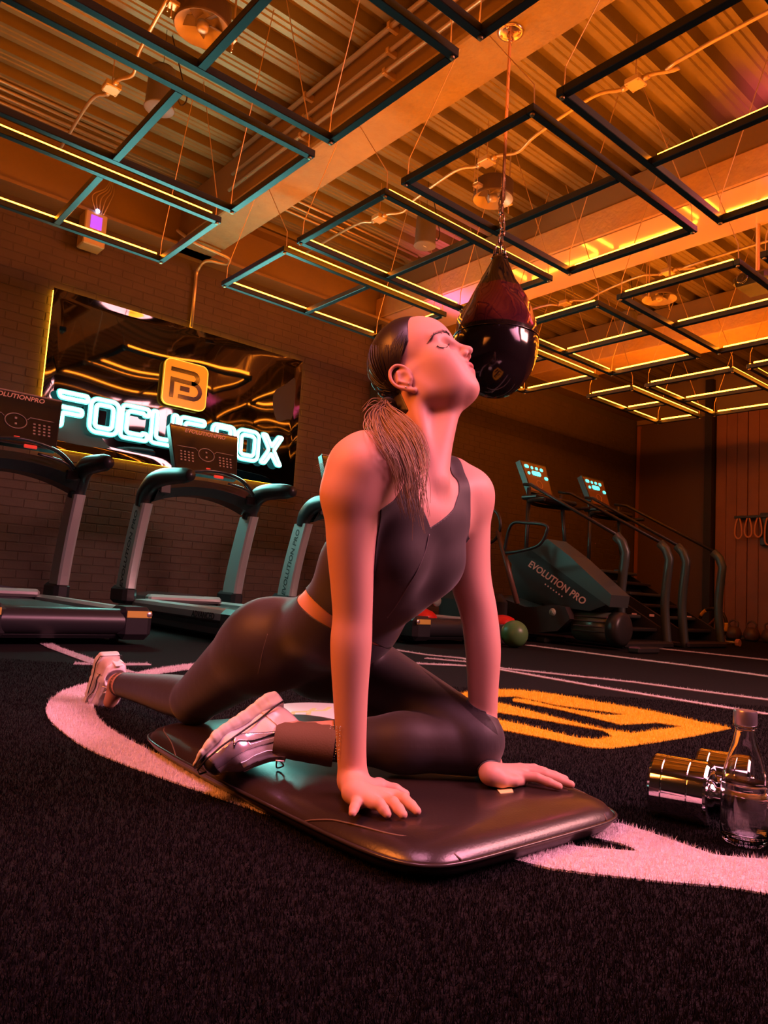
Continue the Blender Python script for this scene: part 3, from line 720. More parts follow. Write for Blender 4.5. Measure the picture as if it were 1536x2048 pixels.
def make_treadmill(cx, label):
    t = empty('treadmill', (cx, 4.28, 0), label, 'treadmill', 'treadmills along the brick wall')
    b = MB(); b.box((-.30, .02, .155), (.30, 1.75, .185), None, .012); b.tube([(-.30, .06, .150), (.30, .06, .150)], .045, 16); b.build('belt', belt_m, t, False)
    b = MB(); b.tube([(-.40, .05, .135), (.40, .05, .135)], .078, 20); b.box((-.40, .02, .04), (.40, .18, .09), None, .02); autosmooth(b.build('rear_roller_cover', tblack, t))
    b = MB(); b.box((-.46, .15, .03), (.46, 1.9, .13), None, .02); b.build('deck', tdark, t)
    for s in (-1, 1):
        pr_ = [(s*.31, .205), (s*.345, .222), (s*.46, .215), (s*.475, .19), (s*.472, .145), (s*.44, .125), (s*.31, .125)]
        b = MB(); b.prism(pr_, 1, .17, 1.72); sr_ = b.build('side_rail', silver, t)
        b = MB(); b.prism([(s*.33, .125), (s*.465, .125), (s*.455, .06), (s*.33, .04)], 1, .17, 1.9); b.build('lower_skirt', tblack, t)
        if s < 0:
            M = Matrix(((0, 0, -1, -.4755), (-1, 0, 0, .46), (0, 1, 0, .166), (0, 0, 0, 1))); text_mesh('ADVANCED', .062, .0006, mat('print_black', (.02, .02, .02), .5), 'lettering', sr_, M, shear=.2)
        b = MB(); b.box((s*.30-.0, -.03, .035) if s > 0 else (-.50, -.03, .035), (.50, .19, .228) if s > 0 else (-.30, .19, .228), None, .035); cp = b.build('end_cap', tblack, t)
        b = MB(); b.box((s*.41-.075, -.0335, .165), (s*.41+.075, -.0285, .205), None, .002); b.build('reflector', chrome_y, cp)
        b = MB(); b.lathe([(0, .004), (.016, .004), (.020, 0)], 14, Matrix.Translation((s*.47, -.030, .185)) @ Matrix.Rotation(math.radians(90), 4, 'X')); b.build('bolt', mat('bolt', (.6, .5, .5), .3, .8), cp, True)
        b = MB(); b.lathe([(.022, 0), (.028, .004), (.028, .03), (.02, .035)], 12, Matrix.Translation((s*.38, .25, 0))); b.build('foot', tdark, t)
        u = upright(s).build('upright', silver, t)
        if s < 0:
            for k in range(3):
                zz = (.90, .93, .90)[k]; yy = 1.62+(-.03, 0, .03)[k]; c = MB(); c.lathe([(0, .003), (.008, .002), (.009, 0)], 8, Matrix.Translation((-.4605+.92, yy, zz))); 
            M = Matrix(((0, 0, -1, -.5445), (0, 1, 0, 1.74), (1, 0, 0, .62), (0, 0, 0, 1)))
            M = Matrix.Translation((0, 0, 0)) @ M; tx = text_mesh('EVOLUTION PRO', .082, .0005, mat('print_grey', (.06, .06, .065), .5), 'lettering', u, M, shear=.25)
            for v in tx.data.vertices: v.co.y += -.20*max((v.co.z-.30)/.7, 0)**1.3+.075
        b = MB(); b.box((s*.50-.06, 1.70, .17), (s*.50+.06, 2.02, .32), None, .03); b.build('upright_foot', tblack, t)
        # elbow and handle
        b = MB(); P = spline([(s*.50, 1.63, .98), (s*.50, 1.60, 1.08), (s*.49, 1.50, 1.17), (s*.475, 1.34, 1.205), (s*.465, 1.10, 1.20), (s*.46, .86, 1.185)], 6)
        b.tube(P, list(np.interp(np.linspace(0, 1, len(P)), [0, .2, .45, .9, 1], [.058, .066, .064, .050, .034])), 16, flat=1.25, up=(0, 0, 1)); b.build('handle', tblack, t, True)
    b = MB()      # arched bridge
    n = 16; V = []; F = []
    for i in range(n+1):
        x = -.46+.92*i/n; q = 1-(x/.46)**2; zt = 1.20+.05*q; zb = 1.02+.10*q
        V += [(x, 1.52, zb), (x, 1.44, (zb+zt)/2), (x, 1.50, zt), (x, 1.70, zt+.02), (x, 1.72, zb)]
    for i in range(n):
        for k in range(5): F.append((i*5+k, i*5+(k+1) % 5, (i+1)*5+(k+1) % 5, (i+1)*5+k))
    b.add(V, F); b.build('bridge', tblack, t)
    for s in (-1, 1): b = MB(); b.box((s*.40-.045, 1.43, 1.09), (s*.40+.045, 1.46, 1.17), None, .008); b.build('sensor_plate', tdark, t)
    b = MB()     # accessory tray curve
    b.tube(spline([(-.40, 1.42, 1.18), (-.25, 1.36, 1.28), (0, 1.33, 1.32), (.25, 1.36, 1.28), (.40, 1.42, 1.18)], 6), .022, 10, flat=.6, up=(0, 0, 1)); b.tube(spline([(.12, 1.36, 1.24), (.30, 1.36, 1.21), (.38, 1.38, 1.16)], 5), .010, 8); b.build('tray', hood_m, t, True)
    # console
    M = Matrix.Translation((0, 1.56, 1.30)) @ Matrix.Rotation(math.radians(-16), 4, 'X')
    b = MB(); b.prism([(-.29, 0), (-.33, .42), (.33, .42), (.29, 0)], 1, -.03, .03); b.build('console', tblack, t, M=M)
    cs = t.children[-1]
    b = MB(); b.prism([(-.285, .01), (-.322, .41), (.322, .41), (.285, .01)], 1, -.036, -.03); b.build('console_face', scr, cs, M=M)
    b = MB(); b.tube([(-.325, -.03, .425), (.325, -.03, .425)], .007, 6); b.tube([(-.305, -.032, .23), (-.10, -.04, .23), (-.08, -.04, .21)], .003, 5); b.tube([(.305, -.032, .23), (.10, -.04, .23), (.08, -.04, .21)], .003, 5)
    b.tube([(.075*math.cos(a), -.040, .185+.06*math.sin(a)) for a in np.linspace(0, 2*math.pi, 25)[:-1]], .004, 5, closed=True, cap=False); b.build('console_trim', greyl, cs, M=M)
    b = MB()
    for s in (-1, 1):
        for i in range(4):
            for j in range(4): b.box((s*(.13+i*.035)-.008, -.039, .10+j*.026), (s*(.13+i*.035)+.008, -.036, .112+j*.026))
    b.box((-.008, -.042, .20), (.008, -.038, .215)); b.box((-.008, -.042, .155), (.008, -.038, .17)); b.build('button', greyl, cs, M=M)
    b = MB(); b.box((.04, -.046, .035), (.14, -.036, .048), None, .002); b.box((.06, -.052, -.02), (.15, -.036, .006), None, .004); b.box((-.01, -.046, .05), (.03, -.038, .062), None, .002); b.build('red_key', redb, cs, M=M)
    text_mesh('EVOLUTIONPRO', .052, .0006, mat('print_warm', (.75, .42, .36), .5, emit=(1, .4, .3), es=.05), 'lettering', cs, M @ Matrix(((1, 0, 0, 0), (0, 0, -1, -.0375), (0, 1, 0, .385), (0, 0, 0, 1))), shear=.25)
    b = MB(); P = [(-.38, 0.08), (-.37, .16), (-.30, .24), (-.10, .275), (.10, .275), (.30, .24), (.37, .16), (.38, .08)]; b.prism(P, 1, 1.74, 2.28); autosmooth(b.build('motor_hood', hood_m, t))
    b = MB(); b.box((-.34, 1.70, .20), (.34, 1.80, .26), None, .02); b.build('hood_lip', silver, t)
    return t
make_treadmill(1.36, 'treadmill at the left edge of the room, cut by the photo edge')
make_treadmill(2.90, 'silver and black treadmill standing in front of the neon lettering')
make_treadmill(4.50, 'third treadmill, mostly hidden behind the person')
# things on and behind the third treadmill
redm = mat('red_plastic', (.65, .02, .015), .35); palem = mat('pale_metal', (.6, .68, .62), .3, .5)
t = empty('plate_stand', (5.14, 5.35, 0), 'red stand with pale round plates behind the third treadmill', 'stand')
b = MB(); b.box((-.04, -.03, .02), (.04, .03, .62), Matrix.Rotation(math.radians(-6), 4, 'Y'), .006); b.box((-.16, -.16, 0), (.16, .16, .03), None, .01); b.build('post', redm, t)
for k, (x, z) in enumerate(((.14, .56), (.05, .68), (-.08, .34), (.12, .34))):
    b = MB(); M = Matrix.Translation((x, -.05, z)) @ Matrix.Rotation(math.radians(90), 4, 'X'); b.lathe([(0, -.012), (.05, -.012), (.056, -.006), (.056, .012), (.018, .014), (0, .014)], 24, M); b.build('plate', palem, t, True)
b = MB()
for z in (.36, .56): b.box((-.10, -.035, z-.018), (.15, .0, z+.018), None, .004)
b.build('arm', redm, t)
for k, (x, y, lab) in enumerate(((4.63, 4.85, 'red dome trainer resting on the third treadmill belt'), (5.22, 4.40, 'red dome trainer at the right side of the third treadmill'))):
    t = empty('dome_trainer', (x, y, .186 if k == 0 else 0), lab, 'dome trainer', None)
    zz = 0 if k == 0 else .17
    b = MB(); b.lathe([(.15 if k == 0 else .13, .0+zz), (.14 if k == 0 else .12, .03+zz), (.10, .065+zz), (.05, .085+zz), (0, .09+zz)], 28); b.build('dome', redm, t, True)
    b = MB(); b.lathe([(.14, zz-.17 if k else 0), (.16, zz-.15 if k else .002), (.16, zz+.0 if k else .006), (.15, zz+.01)], 28, None, True); b.build('base', tdark, t, True)
t = empty('exercise_ball', (4.98, 4.06, 0), 'small green ball on the turf beside the far treadmill', 'ball')
b = MB(); r_ = .115; b.lathe([(r_*math.sin(a), r_-r_*math.cos(a)) for a in np.linspace(0, math.pi, 25)], 36, None, False); b.build('ball', mat('green_rubber', (.10, .22, .08), .35), t, True)
# ------------------------------------------------------------------ stair climbers, bike and small items at the right
dk = mat('machine_black', (.030, .027, .026), .35); trim_g = mat('machine_grey', (.09, .11, .105), .38, .4); cy = mat('cyan_display', (.1, .8, .7), .4, emit=(.05, 1, .80), es=3.2)
logo_p = mat('pink_print', (.85, .42, .34), .5, emit=(1, .35, .25), es=.06)
def climber(x0, label, wd=.84):
    t = empty('stair_climber', (x0, 3.85, 0), label, 'stair climber', 'stair climbers at the right')
    for xx in (0, wd):
        b = MB(); b.tube(spline([(xx, .06, .0), (xx, .10, .45), (xx, .06, .92)], 5)+[np.array(p) for p in ((xx, .10, 1.02), (xx, .17, 1.09))], .048, 10, flat=.75, up=(1, 0, 0)); b.build('upright', trim_g, t, True)
        b = MB(); b.tube([(xx, .15, 1.09), (xx+(.04 if xx == 0 else -.04), 1.28, 1.68), (xx+(.10 if xx == 0 else -.10), 1.42, 1.70)], .018, 10); b.build('handrail', dk, t, True)
        b = MB(); b.prism([(.05, .05), (.05, .16), (1.35, .86), (1.45, .86), (1.45, .60), (.30, .03)], 0, xx-.02, xx+.02); b.build('side_plate', dk, t)
        b = MB(); b.tube([(xx+(.03 if xx == 0 else -.03), 1.30, .7), (xx+(.12 if xx == 0 else -.12), 1.36, 1.66)], .024, 8); b.build('mast', dk, t, True)
        b = MB(); b.box((xx-.022, .40, .30), (xx+.022, .47, .34), Matrix.Identity(4), .008); b.build('marker', logo_p, t)
    for k in range(6):
        b = MB(); y = .16+k*.19; z = .16+k*.125; b.box((.03, y, z), (wd-.03, y+.22, z+.035), None, .008); b.box((.03, y+.19, z-.12), (wd-.03, y+.215, z+.02), None, .004); b.build('step', trim_g if k % 2 else dk, t)
    b = MB(); b.box((-.03, .0, 0), (wd+.03, 1.55, .07), None, .02); b.box((.02, 1.0, .07), (wd-.02, 1.5, .62), None, .05); b.build('base', dk, t)
    b = MB(); b.box((.04, 1.18, 1.52), (wd-.04, 1.42, 1.575), None, .02); b.tube(spline([(.0, 1.05, 1.50), (.05, 1.30, 1.50), (wd/2, 1.44, 1.50), (wd-.05, 1.30, 1.50), (wd, 1.05, 1.50)], 6), .022, 8); b.build('tray', dk, t)
    M = Matrix.Translation((wd/2-.10, 1.36, 1.60)) @ Matrix.Rotation(math.radians(-22), 4, 'X')
    b = MB(); b.prism([(-.20, 0), (-.24, .40), (.24, .40), (.20, 0)], 1, -.03, .035); c = b.build('console', dk, t, M=M)
    b = MB(); b.prism([(-.185, .02), (-.22, .38), (.22, .38), (.185, .02)], 1, -.034, -.03); b.build('console_face', mat('warm_console', (.20, .09, .03), .4), c, M=M)
    b = MB()
    for (x, z, w_, h_) in ((-.15, .335, .07, .04), (-.055, .33, .035, .035), (.03, .33, .045, .035), (.12, .325, .05, .04), (-.14, .25, .04, .035), (0, .26, .16, .055), (.165, .22, .06, .04)):
        b.prism(rrect(w_, h_, min(w_, h_)*.45, 4, (x, z)), 1, -.038, -.033)
    b.build('display_key', cy, c, M=M)
    b = MB(); b.tube([(.05*math.cos(a), -.036, .12+.05*math.sin(a)) for a in np.linspace(0, 2*math.pi, 21)[:-1]], .004, 5, closed=True, cap=False); b.build('dial', mat('orange_line', (.6, .3, .12), .5), c, M=M)
    return t
climber(6.42, 'stair climber with glowing cyan keys, nearest the person')
climber(7.62, 'stair climber with glowing cyan keys, farther right')
# big black machine with lettering on its side, at the near side of the first climber
t = empty('exercise_machine', (5.98, 3.95, 0), 'black exercise machine with a slanted lettered side panel and round drum end', 'exercise machine')
def YZ(u, v, x): p = GX(u, v, x); return (p[1]-3.95, p[2])
xs = 5.98
body_px = [(1060, 1125), (1100, 1103), (1235, 1210), (1190, 1222), (1100, 1224), (1060, 1226), (1010, 1215), (1000, 1170)]
b = MB(); b.prism([YZ(u, v, xs) for u, v in [(1012, 1112), (1062, 1100), (1090, 1092), (1212, 1210), (1180, 1222), (1130, 1216), (1062, 1180)]], 0, 0, .28); b.build('side_panel', dk, t)
b = MB(); b.prism([YZ(u, v, xs) for u, v in [(1063, 1100), (1096, 1078), (1140, 1112), (1224, 1190), (1220, 1214)]], 0, -.012, .30); b.build('slanted_trim', trim_g, t)
b = MB(); b.prism([YZ(u, v, xs) for u, v in [(985, 1188), (1010, 1196), (1060, 1214), (1085, 1214), (1110, 1210), (1140, 1214), (1150, 1238), (1125, 1262), (1080, 1266), (1020, 1262), (985, 1258)]], 0, -.08, .30); autosmooth(b.build('lower_shell', mat('shell_brown_black', (.045, .034, .032), .38), t), 50)
p0 = YZ(1145, 1240, xs); p1 = YZ(1228, 1244, xs); rr_ = .145
b = MB(); b.tube([(.12, p0[0], .20), (.12, p1[0]+.03, .19)], rr_, 28, flat=1.0); b.build('drum', mat('drum_olive', (.09, .10, .075), .3, .3), t, True)
b = MB(); b.tube([(.12, p1[0]+.07, .195), (.12, p1[0]-.02, .19), (.12, p1[0]-.05, .19)], [rr_+.012, rr_+.012, rr_-.03], 28); b.build('drum_cap', dk, t, True)
for k in range(4):
    b = MB(); a = 2.5+k*.32; b.tube([(.12+(rr_+.002)*math.cos(a), p0[0]-.03, .20+(rr_+.002)*math.sin(a)), (.12+(rr_+.002)*math.cos(a), p1[0]+.08, .20+(rr_+.002)*math.sin(a))], .006, 5); b.build('drum_rib', tdark, t)
e = YZ(1115, 1225, xs); b = MB(); b.lathe([(0, .012), (.034, .010), (.040, 0)], 24, Matrix.Translation((-.08, e[0], e[1])) @ Matrix.Rotation(math.radians(-90), 4, 'Y')); b.tube([(-.092, e[0]-.02, e[1]-.015), (-.092, e[0], e[1]+.018), (-.092, e[0]+.02, e[1]-.015)], .004, 5); b.build('emblem', palem, t, True)
A = np.array([0, *YZ(1064, 1130, xs)]); B_ = np.array([0, *YZ(1163, 1200, xs)]); dx = _n(B_-A); ang = math.atan2(dx[2], -dx[1])
M = Matrix.Translation(((-.004), (A[1]+B_[1])/2, (A[2]+B_[2])/2)) @ Matrix(((0, 0, -1, 0), (-1, 0, 0, 0), (0, 1, 0, 0), (0, 0, 0, 1))) @ Matrix.Rotation(ang, 4, 'Z')
text_mesh('EVOLUTION PRO', .098, .001, logo_p, 'lettering', t, M, shear=.2)
text_mesh('• • • • • • •', .060, .001, logo_p, 'lettering', t, M @ Matrix.Translation((.02, -.085, 0)))
b = MB(); b.box((-.05, -.50, 0), (.30, -.38, .06), None, .015); b.build('foot', dk, t); b = MB(); b.box((-.05, .5, 0), (.30, .62, .06), None, .015); b.build('foot', dk, t)
# exercise bike with loop handle behind the person's arm
t = empty('exercise_bike', (5.62, 5.05, 0), 'dark exercise bike with loop handles just right of the arm', 'exercise bike')
def L3b(u, v, x): p = GX(u, v, x); return (p[0]-5.62, p[1]-5.05, p[2])
b = MB(); b.tube(spline([L3b(*q) for q in ((1008, 1108, 5.56), (1022, 1050, 5.56), (1055, 1046, 5.56), (1090, 1050, 5.56), (1094, 1062, 5.56), (1078, 1090, 5.56), (1040, 1102, 5.56), (1010, 1106, 5.56))], 5), .016, 8, closed=True, cap=False); b.build('loop_handle', dk, t, True)
b = MB(); b.tube([L3b(996, 1062, 5.56), L3b(1035, 1208, 5.56)], .026, 8); b.build('mast', mat('warm_tube', (.16, .08, .06), .4), t, True)
b = MB(); c0 = np.array(L3b(978, 1052, 5.56)); b.tube([c0+np.array([0, .15*math.cos(a), .17*math.sin(a)]) for a in np.linspace(0, 2*math.pi, 25)[:-1]], .016, 8, closed=True, cap=False); b.build('hoop', dk, t, True)
b = MB(); b.box((-.10, -.35, .05), (.10, .55, .45), None, .08); b.box((-.2, -.45, 0), (.2, -.38, .06), None, .02); b.box((-.2, .55, 0), (.2, .62, .06), None, .02); b.tube([(0, .35, .4), (0, .42, .82)], .028, 8); b.build('frame', dk, t)
b = MB(); b.box((-.09, .30, .80), (.09, .56, .86), None, .03); b.build('saddle', dk, t)
# wall rack with hanging bands, at the right edge
p = GX(1536, 1075, 11.6); t = empty('wall_rack', (11.66, p[1]-.1, 1.45), 'dark wall rack with looped straps on the timber boards', 'rack')
b = MB(); b.box((0, -.40, .0), (.14, .25, .50), None, .01); b.box((-.05, .1, .42), (.14, .62, .46), None, .006); b.build('bracket', dk, t)
for k in range(4):
    yy = .10+k*.15; zb = (-.0, .12, .12, .10)[k]; b = MB(); b.tube(spline([(-.03, yy, .46), (-.05, yy-.045, .30), (-.05, yy-.05, zb+.05), (-.05, yy, zb), (-.05, yy+.05, zb+.06), (-.05, yy+.045, .30), (-.03, yy+.01, .46)], 5), .013, 8, flat=.6); s_ = b.build('strap', mat('orange_strap', (.55, .22, .13), .6), t, True)
# small items on the floor by the timber boards
q = GZ(1425, 1274, 0); s_ = 10.6/np.linalg.norm(q-CC); q = CC+(q-CC)*s_; q[2] = 0
t = empty('ab_wheel_stand', (q[0], q[1], 0), 'round wheel stand with yellow segments on the floor by the boards', 'stand')
b = MB(); b.tube([(0, .18*math.cos(a), .24+.20*math.sin(a)) for a in np.linspace(0, 2*math.pi, 25)[:-1]], .022, 8, closed=True, cap=False); b.build('wheel', dk, t, True)
for k in range(5):
    a0 = .5+k*1.25; b = MB(); b.tube([(-.006, .18*math.cos(a), .24+.20*math.sin(a)) for a in np.linspace(a0, a0+.55, 6)], .024, 8); b.build('segment', mat('yellow_seg', (.75, .5, .12), .5), t, True)
b = MB(); b.tube([(-.03, .22, .02), (-.03, -.05, .32)], .016, 8); b.box((-.12, -.3, 0), (.12, .3, .03), None, .01); b.build('leg', mat('warm_tube', (.2, .1, .1), .4), t)
for k, (dx_, dy_) in enumerate(((-.35, -.02), (-.42, -.42))):
    t = empty('small_dumbbell', (q[0]+dx_, q[1]+dy_, 0), ('small pink ended dumbbell left of the wheel stand foot', 'small pink ended dumbbell right of the wheel stand foot')[k], 'dumbbell')
    b = MB(); b.tube([(0, -.07, .045), (0, .07, .045)], .014, 8); b.build('bar', palem, t, True)
    for s in (-1, 1): b = MB(); b.tube([(0, s*.07, .045), (0, s*.115, .045)], .045, 8); b.build('head', mat('pink_vinyl', (.75, .35, .40), .5), t)
t = empty('slam_ball', (q[0]+.1, q[1]+.62, 0), 'brown weighted ball on the floor left of the wheel stand', 'ball'); b = MB(); b.lathe([(.12*math.sin(a), .12-.12*math.cos(a)) for a in np.linspace(0, math.pi, 17)], 24, None, False); b.build('ball', mat('brown_rubber', (.16, .08, .05), .5), t, True)
for k in range(3):
    yy = GX(1470+k*36, 1285, 11.3)[1]; t = empty('kettlebell', (11.25, yy, 0), ('leftmost', 'middle', 'rightmost')[k]+' of three dark kettlebells along the foot of the timber boards', 'kettlebell', 'kettlebells at the boards')
    b = MB(); b.lathe([(.06, 0), (.10, .03), (.115, .10), (.09, .17), (.05, .20), (0, .205)], 20); b.build('bell', mat('iron_brown', (.10, .05, .04), .45), t, True)
    b = MB(); b.tube(spline([(0, -.05, .17), (0, -.065, .25), (0, 0, .29), (0, .065, .25), (0, .05, .17)], 5), .014, 8); b.build('handle', MATS['iron_brown'], t, True)
# ------------------------------------------------------------------ leather pad
lea = mat('black_leather', (.022, .014, .012), .30, bump=(240, .22, .0012, 8), spec=.6, coat=.12)
X0, X1, Y0, Y1, PT = .745, 1.315, .765, 1.80, .066
t = empty('leather_pad', (X0, Y0, 0), 'long black leather pad under the hands and knees', 'pad')
def pad_outline(n=160, shrink=0.0):
    P = []; cx, cy = (X1-X0)/2, (Y1-Y0)/2; hx, hy = cx-shrink, cy-shrink
    for k in range(n):
        a = 2*math.pi*k/n; c, s = math.cos(a), math.sin(a); e = .26
        x = hx*math.copysign(abs(c)**e, c); y = hy*math.copysign(abs(s)**e, s)
        f = 1-.10*max(0, (y-.1)/hy)*(1 if x < 0 else .6); P.append((cx+x*f, cy+y))
    return P
V = []; F = []; n = 160
lay = [(.050, .000), (.018, .002), (.004, .014), (-.004, .026), (.000, .034), (.010, .046), (.030, .055), (.060, .0595), (.12, .062), (.20, .0622)]
for sh, z in lay:
    for x, y in pad_outline(n, sh): V.append((x, y, z))
for i in range(len(lay)-1):
    for k in range(n): F.append((i*n+k, i*n+(k+1) % n, (i+1)*n+(k+1) % n, (i+1)*n+k))
F += [tuple(range(n))[::-1], tuple((len(lay)-1)*n+k for k in range(n))]
mesh_obj('cushion', V, F, lea, t)
pip = mat('piping', (.03, .022, .02), .3, coat=.3)
b = MB(); b.tube([(x, y, .030) for x, y in pad_outline(n, -.0045)], .0035, 6, closed=True, cap=False); b.build('piping', pip, t, True)
def pad_pt(a, k):
    cx, cy = (X1-X0)/2, (Y1-Y0)/2; c, q = math.cos(a), math.sin(a); e = .26; x = cx*math.copysign(abs(c)**e, c); y = cy*math.copysign(abs(q)**e, q)
    f = 1-.10*max(0, (y-.1)/cy)*(1 if x < 0 else .6); x *= f; L = math.hypot(x, y); d = k*min(abs(x)+1e-9, 9); fac = 1-k
    sh = k*min(cx, cy); z = float(np.interp(sh, [-.004, .000, .010, .030, .060, .12, .20], [.026, .034, .046, .055, .0595, .062, .0622]))
    return (cx+x*(1-sh/cx), cy+y*(1-sh/cy), z+.0012)
for q0 in (0, 1, 2, 3):
    a0 = q0*math.pi/2; aa0, aa1 = a0+.035, a0+math.pi/2-.035
    if q0 % 2: aa0, aa1 = a0+.20, a0+math.pi/2-.06
    else: aa0, aa1 = a0+.06, a0+math.pi/2-.20
    P_ = [np.array(pad_pt(aa0, -.01)), np.array(pad_pt(aa1, -.01))]; cen = np.array([(X1-X0)/2, (Y1-Y0)/2, .066]); P = []
    for k in range(33):
        f = k/32; p = P_[0]*(1-f)+P_[1]*f; corner = np.array(pad_pt((aa0+aa1)/2, 0)); 
        dpt = p+(corner-p)*.42*math.sin(math.pi*f)
        u_, v_ = dpt[0]-cen[0], dpt[1]-cen[1]; sc = 1-.10*max(0, (v_-.1)/cen[1])*(1 if u_ < 0 else .6); e = .26
        s_e = ((abs(u_/sc)/cen[0])**(2/e)+(abs(v_)/cen[1])**(2/e))**(e/2); sh = (1-s_e)*min(cen[0], cen[1])
        P.append((dpt[0], dpt[1], float(np.interp(sh, [-.004, .000, .010, .030, .060, .12, .20], [.026, .034, .046, .055, .0595, .062, .0622]))+.0014))
    b = MB(); b.tube(P, .0017, 5); b.build('seam', mat('seam_dark', (.12, .08, .06), .5), t, True)
b = MB(); lx, ly = GZ(1012, 1575, .067)[:2]-np.array([X0, Y0]); b.prism([(lx-.03, ly-.012), (lx+.0, ly-.018), (lx+.022, ly+.004), (lx-.012, ly+.012)], 2, .0612, .0634); b.build('printed_mark', mat('pad_print', (.75, .62, .25), .5), t)
# ------------------------------------------------------------------ chrome dumbbell
chrome = mat('chrome', (.78, .76, .76), .06, 1.0)
A = GZ(1372, 1577, .075); Bv = np.array([A[0]+.02, A[1]+.02, .075])
d_ = _n(np.array([.90, -.42, 0])); A1 = GZ(1373, 1583, .061)+np.array([_fw[0], _fw[1], 0])*.02; d_ = CR*math.cos(math.radians(35))-_fw*math.sin(math.radians(35)); d_[2] = 0; d_ = _n(d_); A2 = A1+d_*.0
t = empty('dumbbell', (A1[0], A1[1], 0), 'chrome dumbbell lying on the turf behind the glass bottle', 'dumbbell')
def cylM(c, d): return Matrix.Translation(Vector(c)) @ Vector(d).to_track_quat('Z', 'Y').to_matrix().to_4x4()
headp = [(.925*r_, z_) for r_, z_ in [(0, -.056), (.054, -.056), (.062, -.054), (.066, -.049), (.066, -.030), (.0648, -.0285), (.066, -.027), (.066, .018), (.0648, .0195), (.066, .021), (.066, .049), (.062, .054), (.054, .056), (.040, .054), (0, .052)]]
dd = np.array([d_[0], d_[1], 0]); c0 = np.array([0, 0, .061])
for k, off in enumerate((0, .25)):
    b = MB(); b.lathe(headp, 48, cylM(c0+dd*off, dd if k == 0 else -dd), False); autosmooth(b.build('head', chrome, t), 25)
b = MB(); b.lathe([(.024, .046), (.026, .050), (.022, .058), (.0155, .062), (.0165, .085), (.0175, .105), (.0165, .125), (.0155, .178), (.022, .182), (.026, .190), (.024, .194)], 32, cylM(c0, dd), False); b.build('grip', chrome, t, True)
t2 = empty('dumbbell', (0, 0, 0), 'second chrome dumbbell standing farther back behind the bottle', 'dumbbell')
c1 = GZ(1452, 1563, .061); t2.location = (c1[0], c1[1], 0)
for k, off in enumerate((0, .25)):
    b = MB(); b.lathe(headp, 40, cylM(np.array([0, 0, .061])+dd*off, dd if k == 0 else -dd), False); autosmooth(b.build('head', chrome, t2), 25)
b = MB(); b.lathe([(.024, .046), (.022, .058), (.0155, .062), (.0175, .105), (.0155, .178), (.022, .182), (.024, .194)], 24, cylM(np.array([0, 0, .061]), dd), False); b.build('grip', chrome, t2, True)
# ------------------------------------------------------------------ glass bottle
p = GZ(1488, 1688, 0); t = empty('glass_bottle', (p[0], p[1], 0), 'clear glass bottle with a metal cap, half full of water', 'bottle')
glass = mat('clear_glass', (1, 1, 1), .0, trans=1.0, ior=1.45, spec=.5); water = mat('water', (.97, 1, 1), .0, trans=1.0, ior=1.33)
out = [(0, .004), (.030, .002), (.0365, .006), (.0395, .014), (.0405, .03), (.0405, .085), (.0395, .105), (.036, .128), (.029, .155), (.0215, .178), (.0178, .196), (.0168, .205), (.0205, .209), (.0205, .213), (.0168, .215), (.0160, .222)]
inn = [(.0135, .222), (.0142, .205), (.0155, .195), (.019, .178), (.0265, .155), (.0335, .128), (.037, .105), (.038, .085), (.038, .03), (.036, .018), (.03, .014), (0, .012)]
def dense(P, n=4):
    S = spline([np.array([*q, 0.0])[:2] for q in P], n); return [(max(float(a), 0), float(c_)) for a, c_ in S]
b = MB(); b.lathe(dense(out)+dense(inn), 64, None, False); b.build('glass_body', glass, t, True)
wz = .112
wp = [(0, .0112), (.030, .0132), (.0367, .0175), (.0387, .03), (.0387, .085), (.0377, .105), (.0372, wz), (0, wz)]
b = MB(); b.lathe(wp, 64, None, False); b.build('water', water, t, True)
b = MB(); b.lathe([(.0185, .212), (.0200, .213), (.0205, .216), (.0205, .236), (.0195, .239), (0, .2395)], 48, None, False); autosmooth(b.build('cap', mat('cap_metal', (.62, .55, .55), .28, .9, bump=(400, .1, .0004)), t), 30)
# ------------------------------------------------------------------ pale round board behind the legs
p = GZ(640, 1437, .02); t = empty('round_pad', (p[0]+.05, p[1]+.05, 0), 'pale turquoise round slider disc on the turf seen between the legs', 'disc')
b = MB(); b.lathe([(.0, .03), (.17, .03), (.185, .026), (.19, .014), (.185, .004), (0, .003)], 48, None, False); b.build('disc', mat('pale_vinyl', (.62, .72, .72), .3), t, True)
for sx in (-1, 1):
    b = MB(); P = [(-.11+sx*.03, -.03), (-.07+sx*.03, .02), (-.02+sx*.03, .01), (.03+sx*.03, .05)]
    b.tube([(x, y, .031) for x, y in P], .008, 6, flat=.2); b.build('printed_mark', mat('pad_print', (.75, .62, .25), .5), t)
# ------------------------------------------------------------------ hanging punch bag
bag_d = 2.63
att = GZ(1021, 64, 3.70); bx, by = att[0], att[1]
# plumb line through the attachment; heights follow the photograph
def zat(v):
    lo, hi = 0., 3.8
    for _ in range(50):
        m_ = (lo+hi)/2; P_ = np.array([bx, by, m_])-CC; vv = 1024-CF*(P_@CU)/(P_@_fw)
        lo, hi = (m_, hi) if vv > v else (lo, m_)
    return lo
zb, ztop, zc = zat(796), zat(512), zat(690)
R_ = 84*np.linalg.norm(((np.array([bx, by, zc])-CC)@_fw))/CF
t = empty('punch_bag', (bx, by, zb), 'glossy dark teardrop punch bag hanging behind the raised face', 'punch bag')
Hh = ztop-zb; zz = zc-zb
